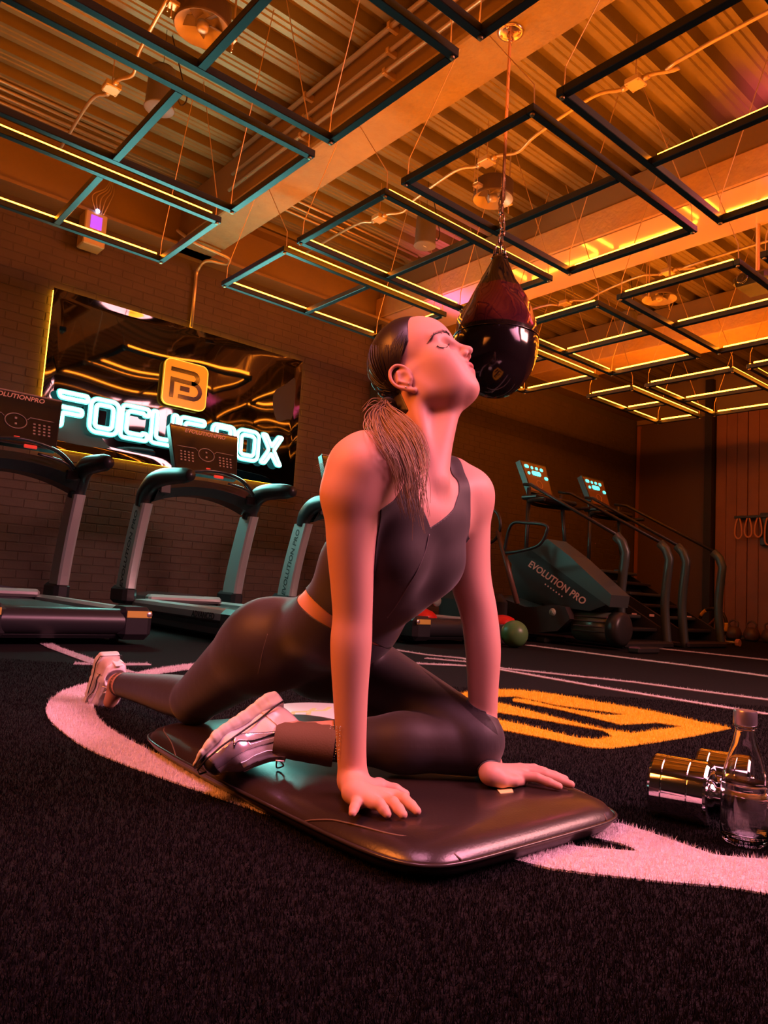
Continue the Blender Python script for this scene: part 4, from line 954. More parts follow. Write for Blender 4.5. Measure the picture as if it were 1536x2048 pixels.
# outline: round belly then a pear neck
P = [(0, 0)]+[(R_*math.sin(a), zz-zz*math.cos(a)) for a in np.linspace(.15, 1.45, 12)]
for f, r in ((.0, 1.0), (.12, .985), (.25, .92), (.38, .81), (.5, .68), (.62, .53), (.74, .39), (.86, .27), (.95, .19), (1, .15)): P.append((R_*r, zz+(Hh-zz)*f))
P.append((0, Hh+.002))
V = []; F = []; n = 96; rsb = np.random.default_rng(4)
for (r, z) in P:
    for k in range(n):
        a = 2*math.pi*k/n; q = max(0, (z-zz)/(Hh-zz)); d = 1+.085*min(q*1.6, 1)*math.sin(a*6+z*26+1.3*math.sin(z*50))*(r/R_)**.3+.035*q*math.sin(a*13-z*70)+.006*math.sin(a*4+z*14); V.append((r*d*math.cos(a), r*d*math.sin(a), z))
for i in range(len(P)-1):
    for k in range(n): F.append((i*n+k, i*n+(k+1) % n, (i+1)*n+(k+1) % n, (i+1)*n+k))
bag_m = mat('bag_vinyl', (.24, .045, .085), .09, .75, coat=.8, bump=(5, .16, .02)); bag_k = mat('bag_black', (.02, .012, .015), .12, .3, coat=1.0, bump=(4, .10, .02))
o = mesh_obj('bag_skin', V, F, [bag_m, bag_k], t)
for pl in o.data.polygons:
    if pl.center.z < zz*1.12 or pl.center.z > zz+(Hh-zz)*.66: pl.material_index = 1
b = MB(); b.tube([((R_*1.003)*math.cos(a), (R_*1.003)*math.sin(a), zz*1.12) for a in np.linspace(0, 2*math.pi, 49)[:-1]], .003, 6, closed=True, cap=False); b.build('seam', bag_k, t, True)
stl = mat('steel_chain', (.72, .50, .42), .22, .95)
for k in range(3):
    a = k*2*math.pi/3+.6; b = MB(); b.lathe([(.010, -.006), (.014, 0), (.010, .006)], 12, Matrix.Translation((R_*.17*math.cos(a), R_*.17*math.sin(a), Hh-.02))); b.tube([(R_*.17*math.cos(a), R_*.17*math.sin(a), Hh-.02), (R_*.12*math.cos(a), R_*.12*math.sin(a), Hh+.05), (0, 0, Hh+.09)], .006, 8); b.build('shackle', stl, t, True)
def link(c, h, w_, r, rot, par):
    b = MB(); P = [(w_*math.copysign(abs(math.cos(a))**.7, math.cos(a)), 0, h*math.sin(a)) for a in np.linspace(0, 2*math.pi, 17)[:-1]]
    M = Matrix.Translation(c) @ Matrix.Rotation(rot, 4, 'Z'); b.tube([tuple(M @ Vector(p)) for p in P], r, 6, closed=True, cap=False); return b.build('chain_link', stl, par, True)
zch = zat(380)-zb; k = 0; z = Hh+.10
while z < zch: link((.012*math.sin(k), 0, z), .030, .016, .0048, (k % 2)*math.pi/2, t); z += .043; k += 1
link((0, 0, zch+.03), .055, .022, .006, .4, t)
zr = 3.70-zb
b = MB(); b.box((-.024, -.004, zch-.14), (.024, .004, zr-.02), Matrix.Rotation(.5, 4, 'Z'), .001); b.build('strap', mat('orange_webbing', (.55, .27, .12), .6, bump=(60, .4, .002)), t)
for zz_ in np.arange(zch-.1, zr-.05, .10):
    b = MB(); M = Matrix.Rotation(.5, 4, 'Z'); b.box((-.020, -.0055, zz_), (.020, .0055, zz_+.006), M @ Matrix.Translation((0, 0, 0))); b.build('strap_stitch', mat('stitch_brown', (.22, .08, .03), .7), t)
b = MB(); b.lathe([(.075, 0), (.078, -.004), (.06, -.012), (.03, -.016), (0, -.016)], 28, Matrix.Translation((0, 0, zr))); b.tube([(.025*math.cos(a), 0, zr-.035+.025*math.sin(a)) for a in np.linspace(0, 2*math.pi, 17)[:-1]], .006, 8, closed=True, cap=False)
for k in range(4): a = k*math.pi/2+.4; b.lathe([(0, -.018), (.009, -.016), (.009, -.008)], 8, Matrix.Translation((.055*math.cos(a), .055*math.sin(a), zr)))
b.build('ceiling_plate', stl, t, True)
# ------------------------------------------------------------------ the person: a low lunge on the pad, hands down, face lifted
LAT = _n((-.989, -.148, 0)); 
SR = G(714, 938, 1.235); SL = G(936, 988, 1.49)
HR = G(540, 1285, 1.60); HL = G(665, 1310, 1.72)
KR = G(388, 1405, 1.84); AR = G(248, 1370, 2.22)
KL = G(944, 1501, 1.46); AL = G(592, 1478, 1.42)
KL = KL+np.array([0, 0, .008]); KR = KR+np.array([0, 0, .008])
PC = (HR+HL)/2+np.array([0, .0, .015]); WA = G(690, 1246, 1.50); RB = G(768, 1135, 1.40); UC = G(826, 1015, 1.37)
NB = G(846, 940, 1.40)
# head frame
hp, hy = math.radians(35), math.radians(-40.7-24)
HF = np.array([math.cos(hp)*math.cos(hy), math.cos(hp)*math.sin(hy), math.sin(hp)])
HLf = _n(np.cross((0, 0, 1), HF)); HU = np.cross(HF, HLf)
_a = math.radians(5); HLf, HU = math.cos(_a)*HLf+math.sin(_a)*HU, math.cos(_a)*HU-math.sin(_a)*HLf
HS = 0.95
HO = G(817, 755, 1.36)-(HF*-.008+HLf*-.073+HU*-.012)*HS
HR3 = np.array([HF, HLf, HU])
def hl(x, y, z):
    if x > .03 and z < .035: z += .010*min((x-.03)/.03, 1)
    return HO+HS*(HF*x+HLf*y+HU*z)
def hl_raw(p): return HO+HS*(HF*p[0]+HLf*p[1]+HU*p[2])
def hell(c, r, k=.01, sub=False, rot=None):
    R = HR3 if rot is None else rot @ HR3
    return ell(hl(*c), tuple(t*HS for t in r), R, k, sub)
def hcap(a, b, ra, rb, k=.006, sub=False): return cap(hl(*a), hl(*b), ra*HS, rb*HS, k, sub)
def roty(d): c, s = math.cos(math.radians(d)), math.sin(math.radians(d)); return np.array([[c, 0, s], [0, 1, 0], [-s, 0, c]])
head = [hell((.004, 0, .044), (.081, .072, .080)), hell((.040, 0, .046), (.060, .060, .064), .02),
        hell((.040, 0, -.030), (.050, .053, .070), .03), hell((.064, 0, -.050), (.029, .030, .037), .02)]
for s in (-1, 1):
    head += [hcap((.004, .048*s, -.052), (.062, .012*s, -.088), .014, .014, .03),
             hcap((.000, .055*s, -.005), (.004, .049*s, -.050), .016, .014, .02),
             hell((.052, .041*s, -.018), (.026, .019, .022), .03), hell((.040, .034*s, -.045), (.038, .023, .042), .03),
             hcap((.083, .010*s, .026), (.070, .044*s, .024), .008, .008, .014)]
head += [hell((.070, 0, -.091), (.0145, .018, .013), .014),
         hcap((.086, 0, .014), (.105, 0, -.016), .0068, .0072, .012), hell((.109, 0, -.025), (.0105, .0095, .0085), .008)]
for s in (-1, 1):
    head += [hell((.099, .0115*s, -.030), (.0095, .0065, .0075), .006),
             hell((.0900, .033*s, -.001), (.0145, .019, .012), .010, True),
             hell((.0725, .032*s, -.005), (.0135, .0165, .0115), .004)]
head += [hell((.093, 0, -.0525), (.0085, .021, .0065), .008), hell((.089, 0, -.064), (.0085, .018, .0065), .007),
         hell((.1015, 0, -.0585), (.0095, .021, .0013), .003, True)]
for s in (-1, 1): head += [hell((.104, .0068*s, -.0365), (.005, .0028, .0045), .003, True)]
for s in (-1, 1):      # ears
    n0 = len(head)
    e = [(.006, .073, .004), (.005, .077, .018), (-.006, .082, .029), (-.020, .085, .026), (-.027, .086, .012), (-.025, .084, -.004), (-.014, .079, -.018), (-.004, .075, -.027)]
    r = [.0025, .003, .0033, .0034, .0034, .0032, .0035, .0055]
    e4 = spline([np.array([*a, q]) for a, q in zip(e, r)], 4)
    head += [hcap((a[0], a[1]*s, a[2]), (b[0], b[1]*s, b[2]), a[3]*1.05, b[3]*1.05, .0008) for a, b in zip(e4, e4[1:])]
    head += [hell((-.010, .077*s, .002), (.018, .0050, .024), .004),
             hcap((-.010, .082*s, .018), (-.018, .083*s, .002), .0026, .0026, .003), hcap((-.018, .083*s, .002), (-.006, .079*s, -.012), .0026, .0024, .003),
             hell((-.004, .083*s, .003), (.0075, .005, .009), .003, True), hcap((.004, .075*s, .002), (.003, .077*s, -.006), .003, .003, .003)]
    for p in head[n0:]:
        c0 = hl(-.004, .075*s, 0); c1 = hl(-.012, .075*s, -.012)
        for q in ('a', 'b', 'c'):
            if q in p: p[q] = c1+(p[q]-c0)*1.08
# neck
neck = [ecap(hl(-.022, 0, -.035), NB+np.array([0, .012, -.02]), (.050, .050), (.056, .052), LAT, .03)]
for s, P_ in ((-1, SR), (1, SL)):
    mast = hl(-.012, .052*s, -.030); not_ = UC+np.array([.004*s, -.062, .045])
    neck += [cap(mast, not_+np.array([s*.010, 0, 0]), .011, .006, .03)]
neck += [cap(hl(.028, 0, -.075), UC+np.array([0, -.052, .055]), .022, .018, .03)]
# torso
torso = [ecap(UC+np.array([0, .004, -.02]), RB, (.118, .082), (.128, .092), LAT, .04),
         ecap(RB, WA, (.126, .090), (.112, .082), LAT, .04),
         ecap(WA, PC, (.110, .082), (.135, .088), (-1, 0, 0), .04)]
for P_ in (SR, SL):
    torso += [cap(NB+np.array([0, .02, -.012]), P_+np.array([0, .01, .012]), .030, .030, .04),       # trapezius
              cap(UC+np.array([0, -.045, .030]), P_+np.array([0, -.022, .010]), .013, .016, .03),     # collar bone
              ecap(UC*.55+P_*.45+np.array([0, 0, -.03]), P_*.8+UC*.2+np.array([0, 0, -.02]), (.060, .050), (.050, .045), (0, 0, 1), .04)]
F0 = _n(np.cross(LAT, RB-UC)); F0 = F0 if F0[1] < 0 else -F0
for s in (-1, 1):
    torso += [ell(RB*.62+UC*.38-LAT*.058*s+F0*.062, (.058, .050, .058), np.array([-LAT, F0, _n(np.cross(LAT, F0))]), .035)]
torso += [ell(HR+np.array([.012, .040, -.018]), (.090, .090, .085), None, .05), ell(HL+np.array([-.012, .040, -.018]), (.088, .088, .083), None, .05)]
# arms
def L3(pts): return [G(*p) for p in pts]
armR = L3([(718, 938, 1.235), (701, 1050, 1.24), (704, 1170, 1.25), (705, 1235, 1.255), (702, 1290, 1.255), (701, 1390, 1.26), (703, 1500, 1.265), (706, 1560, 1.27)])
rR = [.048, .042, .0365, .0340, .0355, .0300, .0255, .0255]
armL = L3([(936, 988, 1.49), (938, 1060, 1.49), (940, 1150, 1.485), (957, 1225, 1.48), (966, 1300, 1.475), (966, 1390, 1.475), (969, 1480, 1.475), (978, 1532, 1.48)])
rL = [.046, .043, .042, .0375, .0355, .0300, .0250, .0250]
def schain(pts, rs, n=8, k=.0002):
    q = spline([np.append(p, r) for p, r in zip(pts, rs)], n)
    return [cap(a[:3], b[:3], a[3], b[3], k) for a, b in zip(q, q[1:])]
arms = schain(armR, rR)+schain(armL, rL)
arms += [cap(G(735, 905, 1.26), G(690, 985, 1.235), .038, .040, .03), cap(G(905, 948, 1.47), G(945, 1000, 1.49), .034, .036, .03)]
# hands: world points on the pad
ZP = .066
def hand(wrist, knuck, tips, thumb, rk=.0095):
    pr = []
    w0 = np.array(wrist)
    for kn, tp, ln in zip(knuck, tips, (.0085, .0088, .0086, .0078)):
        kn = np.array(kn); tp = np.array(tp)
        pr.append(cap(w0+(kn-w0)*.12, kn, .0150, .0108, .010))
        m1 = kn+(tp-kn)*.42+np.array([0, 0, .0055]); m2 = kn+(tp-kn)*.74+np.array([0, 0, .0025])
        pr += [cap(kn, m1, .0102, ln+.0006, .003), cap(m1, m2, ln+.0004, ln, .003), cap(m2, tp, ln, ln-.0014, .003)]
    t0, t1, t2 = [np.array(t) for t in thumb]
    pr += [cap(w0+(t0-w0)*.25, t0, .016, .014, .012), cap(t0, t1, .0125, .0105, .005), cap(t1, t2, .0105, .0085, .004)]
    return pr
zk = ZP+.014; zt = ZP+.003
HWR = GZ(706, 1583, ZP+.022)
kR = [GZ(790, 1592, zk), GZ(772, 1600, zk), GZ(748, 1606, zk), GZ(716, 1604, zk-.003)]
tR = [GZ(834, 1622, zt), GZ(806, 1629, zt), GZ(774, 1628, zt), GZ(705, 1626, zt)]
handR = hand(HWR, kR, tR, [GZ(757, 1572, ZP+.014), GZ(790, 1580, ZP+.010), GZ(810, 1589, zt)])
HWL = GZ(978, 1548, ZP+.022)
kL = [GZ(1040, 1552, zk), GZ(1052, 1546, zk), GZ(1048, 1541, zk), GZ(1040, 1537, zk)]
tL = [GZ(1118, 1573, zt), GZ(1142, 1569, zt), GZ(1130, 1558, zt), GZ(1105, 1548, zt)]
handL = hand(HWL, kL, tL, [GZ(1003, 1560, ZP+.013), GZ(1028, 1562, ZP+.010), GZ(1047, 1563, zt)])
arms += [cap(armR[-1], HWR, .0245, .019, .012), cap(armL[-1], HWL, .0245, .019, .012)]
# legs
thigh = [cap(HR+np.array([0, .01, .0]), KR, .092, .056, .04), cap(HL, KL+np.array([0, 0, .012]), .092, .062, .04),
         cap(KR, KR+np.array([0, -.01, -.012]), .046, .044, .02)]
thigh += schain([KR, KR*.7+AR*.3, KR*.4+AR*.6, AR], [.053, .050, .042, .034])
KM = KL*.60+AL*.40
shinL = [cap(KL+np.array([-.004, .0, .0]), KM+np.array([0, 0, .002]), .054, .051, .03), cap(KM+np.array([0, 0, .002]), AL, .051, .031, .03),
         cap(AL, G(562, 1462, 1.43), .031, .029, .01), cap(G(562, 1458, 1.43), G(455, 1490, 1.47), .024, .018, .01)]
footR = [cap(AR, AR+np.array([-.004, .035, .0]), .034, .030, .01), cap(AR+np.array([-.004, .035, .0]), AR+np.array([-.01, .07, -.06]), .028, .02, .01)]

def axis_(segs):
    out = []
    for a, b, h in segs: out.append(np.arange(a, b, h))
    return np.concatenate(out+[[segs[-1][1]]])
FINE = 0.0016
AX = [axis_([(.60, .74, .0045), (.74, 1.30, FINE*1.15), (1.30, 1.36, .0045)]),
      axis_([(.70, .845, .0035), (.845, 1.07, FINE), (1.07, 1.28, .004), (1.28, 2.36, .005)]),
      axis_([(0, .055, .0045), (.055, .115, FINE), (.115, .675, .0045), (.675, .965, FINE)])]
D = np.full([len(a) for a in AX], .5, np.float32)
def merge(prims, kf):
    s, A, g = group_grid(prims, AX)
    v = D[s[0], s[1], s[2]]
    if callable(kf):
        k = kf(A[0][:, None, None], A[1][None, :, None], A[2][None, None, :]).astype(np.float32)
    else: k = kf
    D[s[0], s[1], s[2]] = smin(v, g, k)
merge(torso+thigh, .01)
merge(neck+head, .02)
merge(arms+handR+handL, lambda x, y, z: np.clip((z-.42)/.12, .02, 1)*.032+0*x+0*y)
merge(shinL, .006); merge(footR, .01)
BV, BQ = nets(D, AX); del D
BV = relax(BV, BQ, 2, .5); BV = relax(BV, BQ, 10, .5, (BV[:, 2] > .13) & (BV[:, 2] < .70))
BN = vnormals(BV, BQ)

BP = BV-CC; _w = BP@_fw; BU = 768+CF*(BP@CR)/_w; BVv = 1024-CF*(BP@CU)/_w; _face = np.einsum('ij,ij->i', BN, BP) < 0
def pick(u, v, r=3.5):
    m = np.nonzero((np.abs(BU-u) < r) & (np.abs(BVv-v) < r) & _face)[0]
    return m[np.argmin(_w[m])]
# ---- clothing, hair and details of the person
sk = mat('skin', (.56, .29, .22), .52, bump=(90, .06, .002), sss=.08, spec=.3)
top_m = mat('tank_fabric', (.032, .023, .021), .6, bump=(900, .15, .0006), sheen=.15, spec=.35)
leg_m = mat('legging_fabric', (.025, .017, .017), .55, bump=(28, .22, .004), sheen=.15, spec=.4)
seam_m = mat('seam_thread', (.10, .08, .075), .6)
hair_m = mat('dark_hair', (.016, .009, .006), .38, spec=.5)
tail_m = mat('tail_hair', (.15, .085, .05), .5, vary=(9, (.34, .21, .11), .5))
sock_m = mat('sock_knit', (.12, .07, .045), .8, bump=(300, .4, .001))
nail_m = mat('nail', (.75, .46, .42), .22)
person = empty('person', (.95, 1.2, .06), 'person in dark tank top and leggings in a low lunge on the pad, eyes closed', 'person')
def adopt(o, root=person):
    o.parent = root; o.location = -root.location; return o
dArm = field_at(arms+handR+handL, BV); dTor = field_at(torso+thigh+shinL, BV)
memb = np.clip((dArm-dTor)*.9, -.05, .05)

# leggings
P1, P2 = BV[pick(590, 1197, 6)], BV[pick(655, 1290, 6)]; P3 = G(795, 1298, 1.50)
nW = _n(np.cross(P2-P1, P3-P1)); nW = nW if nW@(WA-PC) > 0 else -nW
gl = -(BV-P1)@nW
sr = _n(AR-KR); cuffR = (AR-sr*.012-BV)@sr
sl = _n(AL-KM); cl = G(664, 1490, 1.42); cuffL = (cl-BV)@sl; isL = field_at(shinL, BV)-field_at(thigh, BV)
nearR = np.abs((BV-KR)@sr) > -1
g = np.minimum(gl, memb)
g = np.where(BV[:, 1] > 1.75, np.minimum(g, cuffR), g)
low = (isL < .004) & (BV[:, 1] < 1.5) & (BV[:, 0] < 1.0) & (BV[:, 2] < .25)
g = np.where(low, np.minimum(g, cuffL), g)
V_, T_ = shell(BV, BQ, BN, g, .0022, .003)
leggings = adopt(mesh_obj('leggings', V_, T_, leg_m))
# tank top
A1, A2, A3 = P1+nW*.030, P2+nW*.034, P3-nW*.010
nT = _n(np.cross(A2-A1, A3-A1)); nT = nT if nT@nW > 0 else -nT
gt = (BV-A1)@nT
aa = (BV-UC)@LAT; zz = BV[:, 2]
Aout = np.interp(zz, [.50, .545, .57, .60, .63, .68, .70], [.20, .16, .125, .104, .098, .108, .112])
Ain1 = np.interp(zz, [.534, .575, .607, .64, .68, .70], [.036, -.026, -.054, -.070, -.084, -.092])
Ain2 = np.interp(zz, [.534, .575, .607, .64, .68, .70], [.040, .072, .078, .080, .083, .090])
side = np.where(aa < .038, Ain1-aa, aa-Ain2)
front = np.maximum(side, .534-zz)
back = np.maximum(np.abs(aa)-.060, .62-zz)
fr = np.clip((UC[1]+.01-BV[:, 1])/.03, 0, 1)
gin = np.where(BV[:, 1] < UC[1]+.012, front, back)
Aout = np.where(aa < 0, np.interp(zz, [.50, .53, .545, .56, .60, .63, .68, .70], [.20, .135, .112, .100, .097, .097, .108, .112]), Aout)
ga = Aout-np.abs(aa)
hd = field_at(head+neck, BV)-field_at(torso, BV)
g = np.minimum.reduce([gt, np.where(zz > .60, ga, np.minimum(np.maximum(ga, -.05), memb+.004)), gin, np.where(zz > .70, np.minimum(hd*1.0-.004, .05), .05)])
g = np.where(zz > .60, g, np.minimum(g, memb+.004))
V_, T_ = shell(BV, BQ, BN, g, .0022, .0035)
tank = adopt(mesh_obj('tank_top', V_, T_, top_m))
def surf(u, v, off=.0, r=5):
    i = pick(u, v, r); return BV[i]+BN[i]*off
def surfline(px, off, r=5, n=6):
    return spline([surf(*p, off=off, r=r) for p in px], n)
m_ = MB(); m_.tube(surfline([(861, 1066), (853, 1104), (838, 1140), (820, 1172), (800, 1205), (778, 1238)], .0026), .0011, 6); s_ = m_.build('seam', seam_m, tank, True)
m_ = MB(); m_.tube(surfline([(532, 1262), (520, 1310), (512, 1350), (498, 1390)], .0024, 6), .0007, 5); s_ = m_.build('seam', seam_m, leggings, True)
m_ = MB(); rr = np.random.default_rng(3)
for i in range(14):
    for j in range(4):
        try: p = surf(662+j*6-i*.25, 1453+i*5.0, .0026, 3)
        except ValueError: continue
        m_.lathe([(0, .0005), (.0010, .0003), (.0011, -.0004)], 6, Matrix.Translation(Vector(p)) @ Vector(CC-p).to_track_quat('Z', 'Y').to_matrix().to_4x4(), False)
m_.build('reflective_dots', mat('reflective', (.45, .5, .5), .3, .6), leggings, True)
# socks
def ring_sock(a, b, r0, r1, name):
    ax = _n(b-a); m = MB(); L = np.linalg.norm(b-a)
    pts = [a+ax*L*t for t in np.linspace(0, 1, 9)]; rad = [r0+(r1-r0)*t+.0008*(i % 2) for i, t in enumerate(np.linspace(0, 1, 9))]
    m.tube(pts, rad, 24, cap=False); return adopt(m.build(name, sock_m, None, True))
ring_sock(cl+sl*-.004, AL+sl*.040, .0405, .0330, 'sock')
ring_sock(AR-sr*.02, AR+sr*.03, .0355, .036, 'sock')

# skin body, one continuous surface
body = adopt(mesh_obj('body', BV, BQ, sk))
# lips tint through an attribute
lip = np.clip(1-np.abs(field_at([hell((.093, 0, -.0525), (.0085, .021, .0065)), hell((.089, 0, -.064), (.0085, .018, .0065))], BV))/.004, 0, 1)
lip = lip*(np.abs((BV-HO)@HLf) < .0225*HS)
at = body.data.attributes.new('lip', 'FLOAT', 'POINT'); at.data.foreach_set('value', lip.astype(np.float32))
nt = sk.node_tree; an = nt.nodes.new('ShaderNodeAttribute'); an.attribute_name = 'lip'
mx = nt.nodes.new('ShaderNodeMix'); mx.data_type = 'RGBA'; mx.inputs[6].default_value = (.56, .29, .22, 1); mx.inputs[7].default_value = (.42, .12, .11, 1)
nt.links.new(an.outputs['Fac'], mx.inputs[0]); nt.links.new(mx.outputs[2], nt.nodes['Principled BSDF'].inputs['Base Color'])

# scalp hair: a cap over the skull plus combed strands to the tie
HQ = (BV-HO)/HS; lx, ly, lz = HQ@HF, HQ@HLf, HQ@HU
xh = np.interp(lz, [-.09, -.06, -.02, .012, .028, .036, .05, .07, .095, .115, .14], [-.050, -.045, -.042, -.038, -.008, .012, .030, .040, .050, .060, .075])
gh = np.minimum(xh-lx, lz+.062)
gh = np.where((BV[:, 2] > .70), gh, -.05)
gh = np.where((np.abs(ly) > .0745) & (lx > -.046) & (lz < .034), -.02, gh)
offh = .001+.0065*np.clip(gh/.035, 0, 1)**.7
V_, T_ = shell(BV, BQ, BN, gh, offh, .002)
hb = MB(); hb.add(V_, T_.tolist())
TIE = G(780, 806, 1.375); tl = (TIE-HO)/HS; tie_l = np.array([tl@HF, tl@HLf, tl@HU])
ctr = np.array([0, 0, .040]); rad3 = np.array([.0895, .0785, .088])
rs = np.random.default_rng(5)
def sk_pt(d, lift): d = d/np.linalg.norm(d/rad3); return ctr+d*(1+lift)
for k in range(420):
    z0 = rs.uniform(-.05, .118); s = rs.choice([-1, 1])
    x0 = np.interp(z0, [-.05, -.02, .012, .028, .036, .05, .07, .095, .118], [-.04, -.045, -.045, -.012, .008, .028, .038, .048, .058])-rs.uniform(.0, .035)
    d0 = np.array([x0, 0, z0])-ctr; q = (d0[0]/rad3[0])**2+(d0[2]/rad3[2])**2
    if q >= .985: continue
    d0[1] = s*rad3[1]*math.sqrt(1-q); d1 = tie_l-ctr; d1 = d1/np.linalg.norm(d1/rad3)
    u0 = d0/rad3; u1 = (d1/rad3); om = math.acos(np.clip(u0@u1/np.linalg.norm(u0)/np.linalg.norm(u1), -1, 1))
    pts = []; tend = rs.uniform(.75, 1.0)
    for t in np.linspace(0, tend, 11):
        u = (math.sin((1-t)*om)*u0+math.sin(t*om)*u1)/max(math.sin(om), 1e-3)
        p = ctr+u*rad3*(1+.010+.006*math.sin(t*3.1)+rs.uniform(-.001, .001)); pts.append(hl_raw(p))
    hb.tube(pts, [.0004]+[.0011]*9+[.0006], 4, cap=False)
adopt(hb.build('hair', hair_m, None, True))
# ponytail over the near shoulder
def bd(u, v, dflt):
    try: return _w[pick(u, v, 5)]
    except ValueError: return dflt
tb = MB(); tie = G(776, 812, 1.385)
guides = [[(745, 828, 1.35), (738, 850, 1.31), (765, 880, 1.25), (795, 930, 1.22), (808, 985, 1.205), (815, 1035, 1.215)],
          [(765, 825, 1.35), (775, 850, 1.29), (800, 885, 1.24), (822, 935, 1.21), (835, 990, 1.205), (850, 1075, 1.215)],
          [(780, 822, 1.345), (805, 838, 1.30), (830, 865, 1.265), (846, 915, 1.235), (843, 965, 1.22), (835, 1030, 1.22)],
          [(760, 828, 1.345), (765, 855, 1.285), (785, 900, 1.225), (800, 950, 1.205), (806, 1000, 1.20), (822, 1050, 1.215)],
          [(775, 825, 1.345), (792, 848, 1.29), (818, 880, 1.25), (838, 925, 1.225), (848, 975, 1.21), (852, 1040, 1.215)]]
for k in range(300):
    g0 = guides[k % 5]; g1 = guides[rs.integers(0, 5)]; mx_ = rs.uniform(0, .5); sp = rs.normal(0, 1, 2); pts = [tie+rs.normal(0, .005, 3)]
    ln = rs.uniform(.62, 1.0)
    for i, (p, q) in enumerate(zip(g0, g1)):
        f = i/5; u = p[0]*(1-mx_)+q[0]*mx_+sp[0]*(5+4*math.sin(f*3)); v = p[1]*(1-mx_)+q[1]*mx_+sp[1]*5
        if i == 5: v = p[1]+rs.normal(0, 14); u += rs.normal(0, 7)
        d = p[2]*(1-mx_)+q[2]*mx_; b_ = bd(u, v, 9)
        d = min(d+.012, b_-.008)-abs(rs.normal(0, .007)); pts.append(G(u, v, d))
    S = spline(pts, 6); S = S[:max(8, int(len(S)*ln))]; n = len(S); ph = rs.uniform(0, 6)
    S = [p+CR*.0022*math.sin(ph+i*.35)*i/n for i, p in enumerate(S)]
    tb.tube(S, [.0011*(1-.75*i/n) for i in range(n)], 4, cap=False)
for k in range(26):      # flyaways
    a = tie+rs.normal(0, .004, 3); u, v = (rs.uniform(722, 760), rs.uniform(800, 880)); e = G(u, v, rs.uniform(1.34, 1.40)); mmid = (a+e)/2+CU*rs.uniform(.0, .02)-CR*rs.uniform(0, .01)
    tb.tube(spline([a, mmid, e], 6), [.0005]*12+[.0002], 3, cap=False)
for k in range(7):
    a = G(672-k*.5, 905+k*3, 1.21); tb.tube(spline([a, G(655, 920+k*2, 1.23), G(632+k*2, 932+k*3, 1.26)], 5), .0004, 3, cap=False)
adopt(tb.build('ponytail', tail_m, None, True))
m_ = MB(); hd_ = _n(G(745, 828, 1.35)-TIE)
m_.lathe([(.010, -.004), (.0165, -.003), (.018, 0), (.0165, .003), (.010, .004)], 20, Matrix.Translation(Vector(tie)) @ Vector(G(765, 825, 1.35)-tie).to_track_quat('Z', 'Y').to_matrix().to_4x4(), False)
adopt(m_.build('hair_tie', mat('black_elastic', (.012, .01, .01), .7), None, True))
# brow, lashes, earrings, nails
m_ = MB()
bl = [surf(*p, off=.0006, r=3) for p in [(855, 682), (862, 673), (872, 665), (884, 662), (896, 664), (904, 670)]]; bl = spline(bl, 8)
for i in range(150):
    t = rs.uniform(0, 1); a = bl[int(t*(len(bl)-2))]; b = bl[int(t*(len(bl)-2))+1]; dr = _n(b-a)
    p = a+CU*rs.normal(0, .0009+.0010*math.sin(t*3)); q = p-dr*rs.uniform(.004, .007)+CU*rs.uniform(-.001, .002)+(CC-p)*.0004
    m_.tube([p, (p+q)/2+(CC-p)*.0006, q], [.00042, .00036, .00012], 3, cap=False)
adopt(m_.build('eyebrow', hair_m, None, True))
m_ = MB(); ll = surfline([(873, 689), (880, 692), (888, 693), (896, 692), (901, 689)], .0004, 3, 5); m_.tube(ll, [.0003]+[.00085]*(len(ll)-2)+[.0003], 5)
for i in range(26):
    a = ll[int(i/26*(len(ll)-1))]; m_.tube([a, a+CR*.0012*(i/13-1.2)-CU*.0022+(CC-a)*.0012, a+CR*.0022*(i/13-1.2)-CU*.0034+(CC-a)*.0028], [.0003, .0002, .0001], 3, cap=False)
adopt(m_.build('eyelashes', hair_m, None, True))
for (u, v) in ((815, 766), (808, 770), (821, 768)):
    m_ = MB(); p = surf(u, v, .0012, 5); m_.lathe([(0, -.0016), (.0013, -.0008), (.0016, 0), (.0013, .0008), (0, .0016)], 10, Matrix.Translation(Vector(p)))
    adopt(m_.build('earring', mat('silver', (.8, .78, .75), .15, 1), None, True))
for tips, kn in ((tR, kR), (tL, kL), ([GZ(810, 1589, zt)], [GZ(790, 1580, ZP+.010)]), ([GZ(1047, 1563, zt)], [GZ(1028, 1562, ZP+.010)])):
    for t, kk in zip(tips, kn):
        d = _n(np.array(t)-np.array(kk)); c = np.array(t)-d*.0005+np.array([0, 0, .0052]); sx = _n(np.cross(d, (0, 0, 1))); up = np.cross(sx, d)
        V = []; F = []
        for a in range(7):
            for b in range(5): x = (a/6-.5)*.0115; y = (b/4-.5)*.0088*(1-.25*(a/6)**2); V.append(c+d*x+sx*y+up*(.0012-abs(y/.0044)**2*.0022-.0015*(a/6)**2))
        for a in range(6):
            for b in range(4): i = a*5+b; F.append((i, i+1, i+6, i+5))
        adopt(mesh_obj('fingernail', V, F, nail_m))

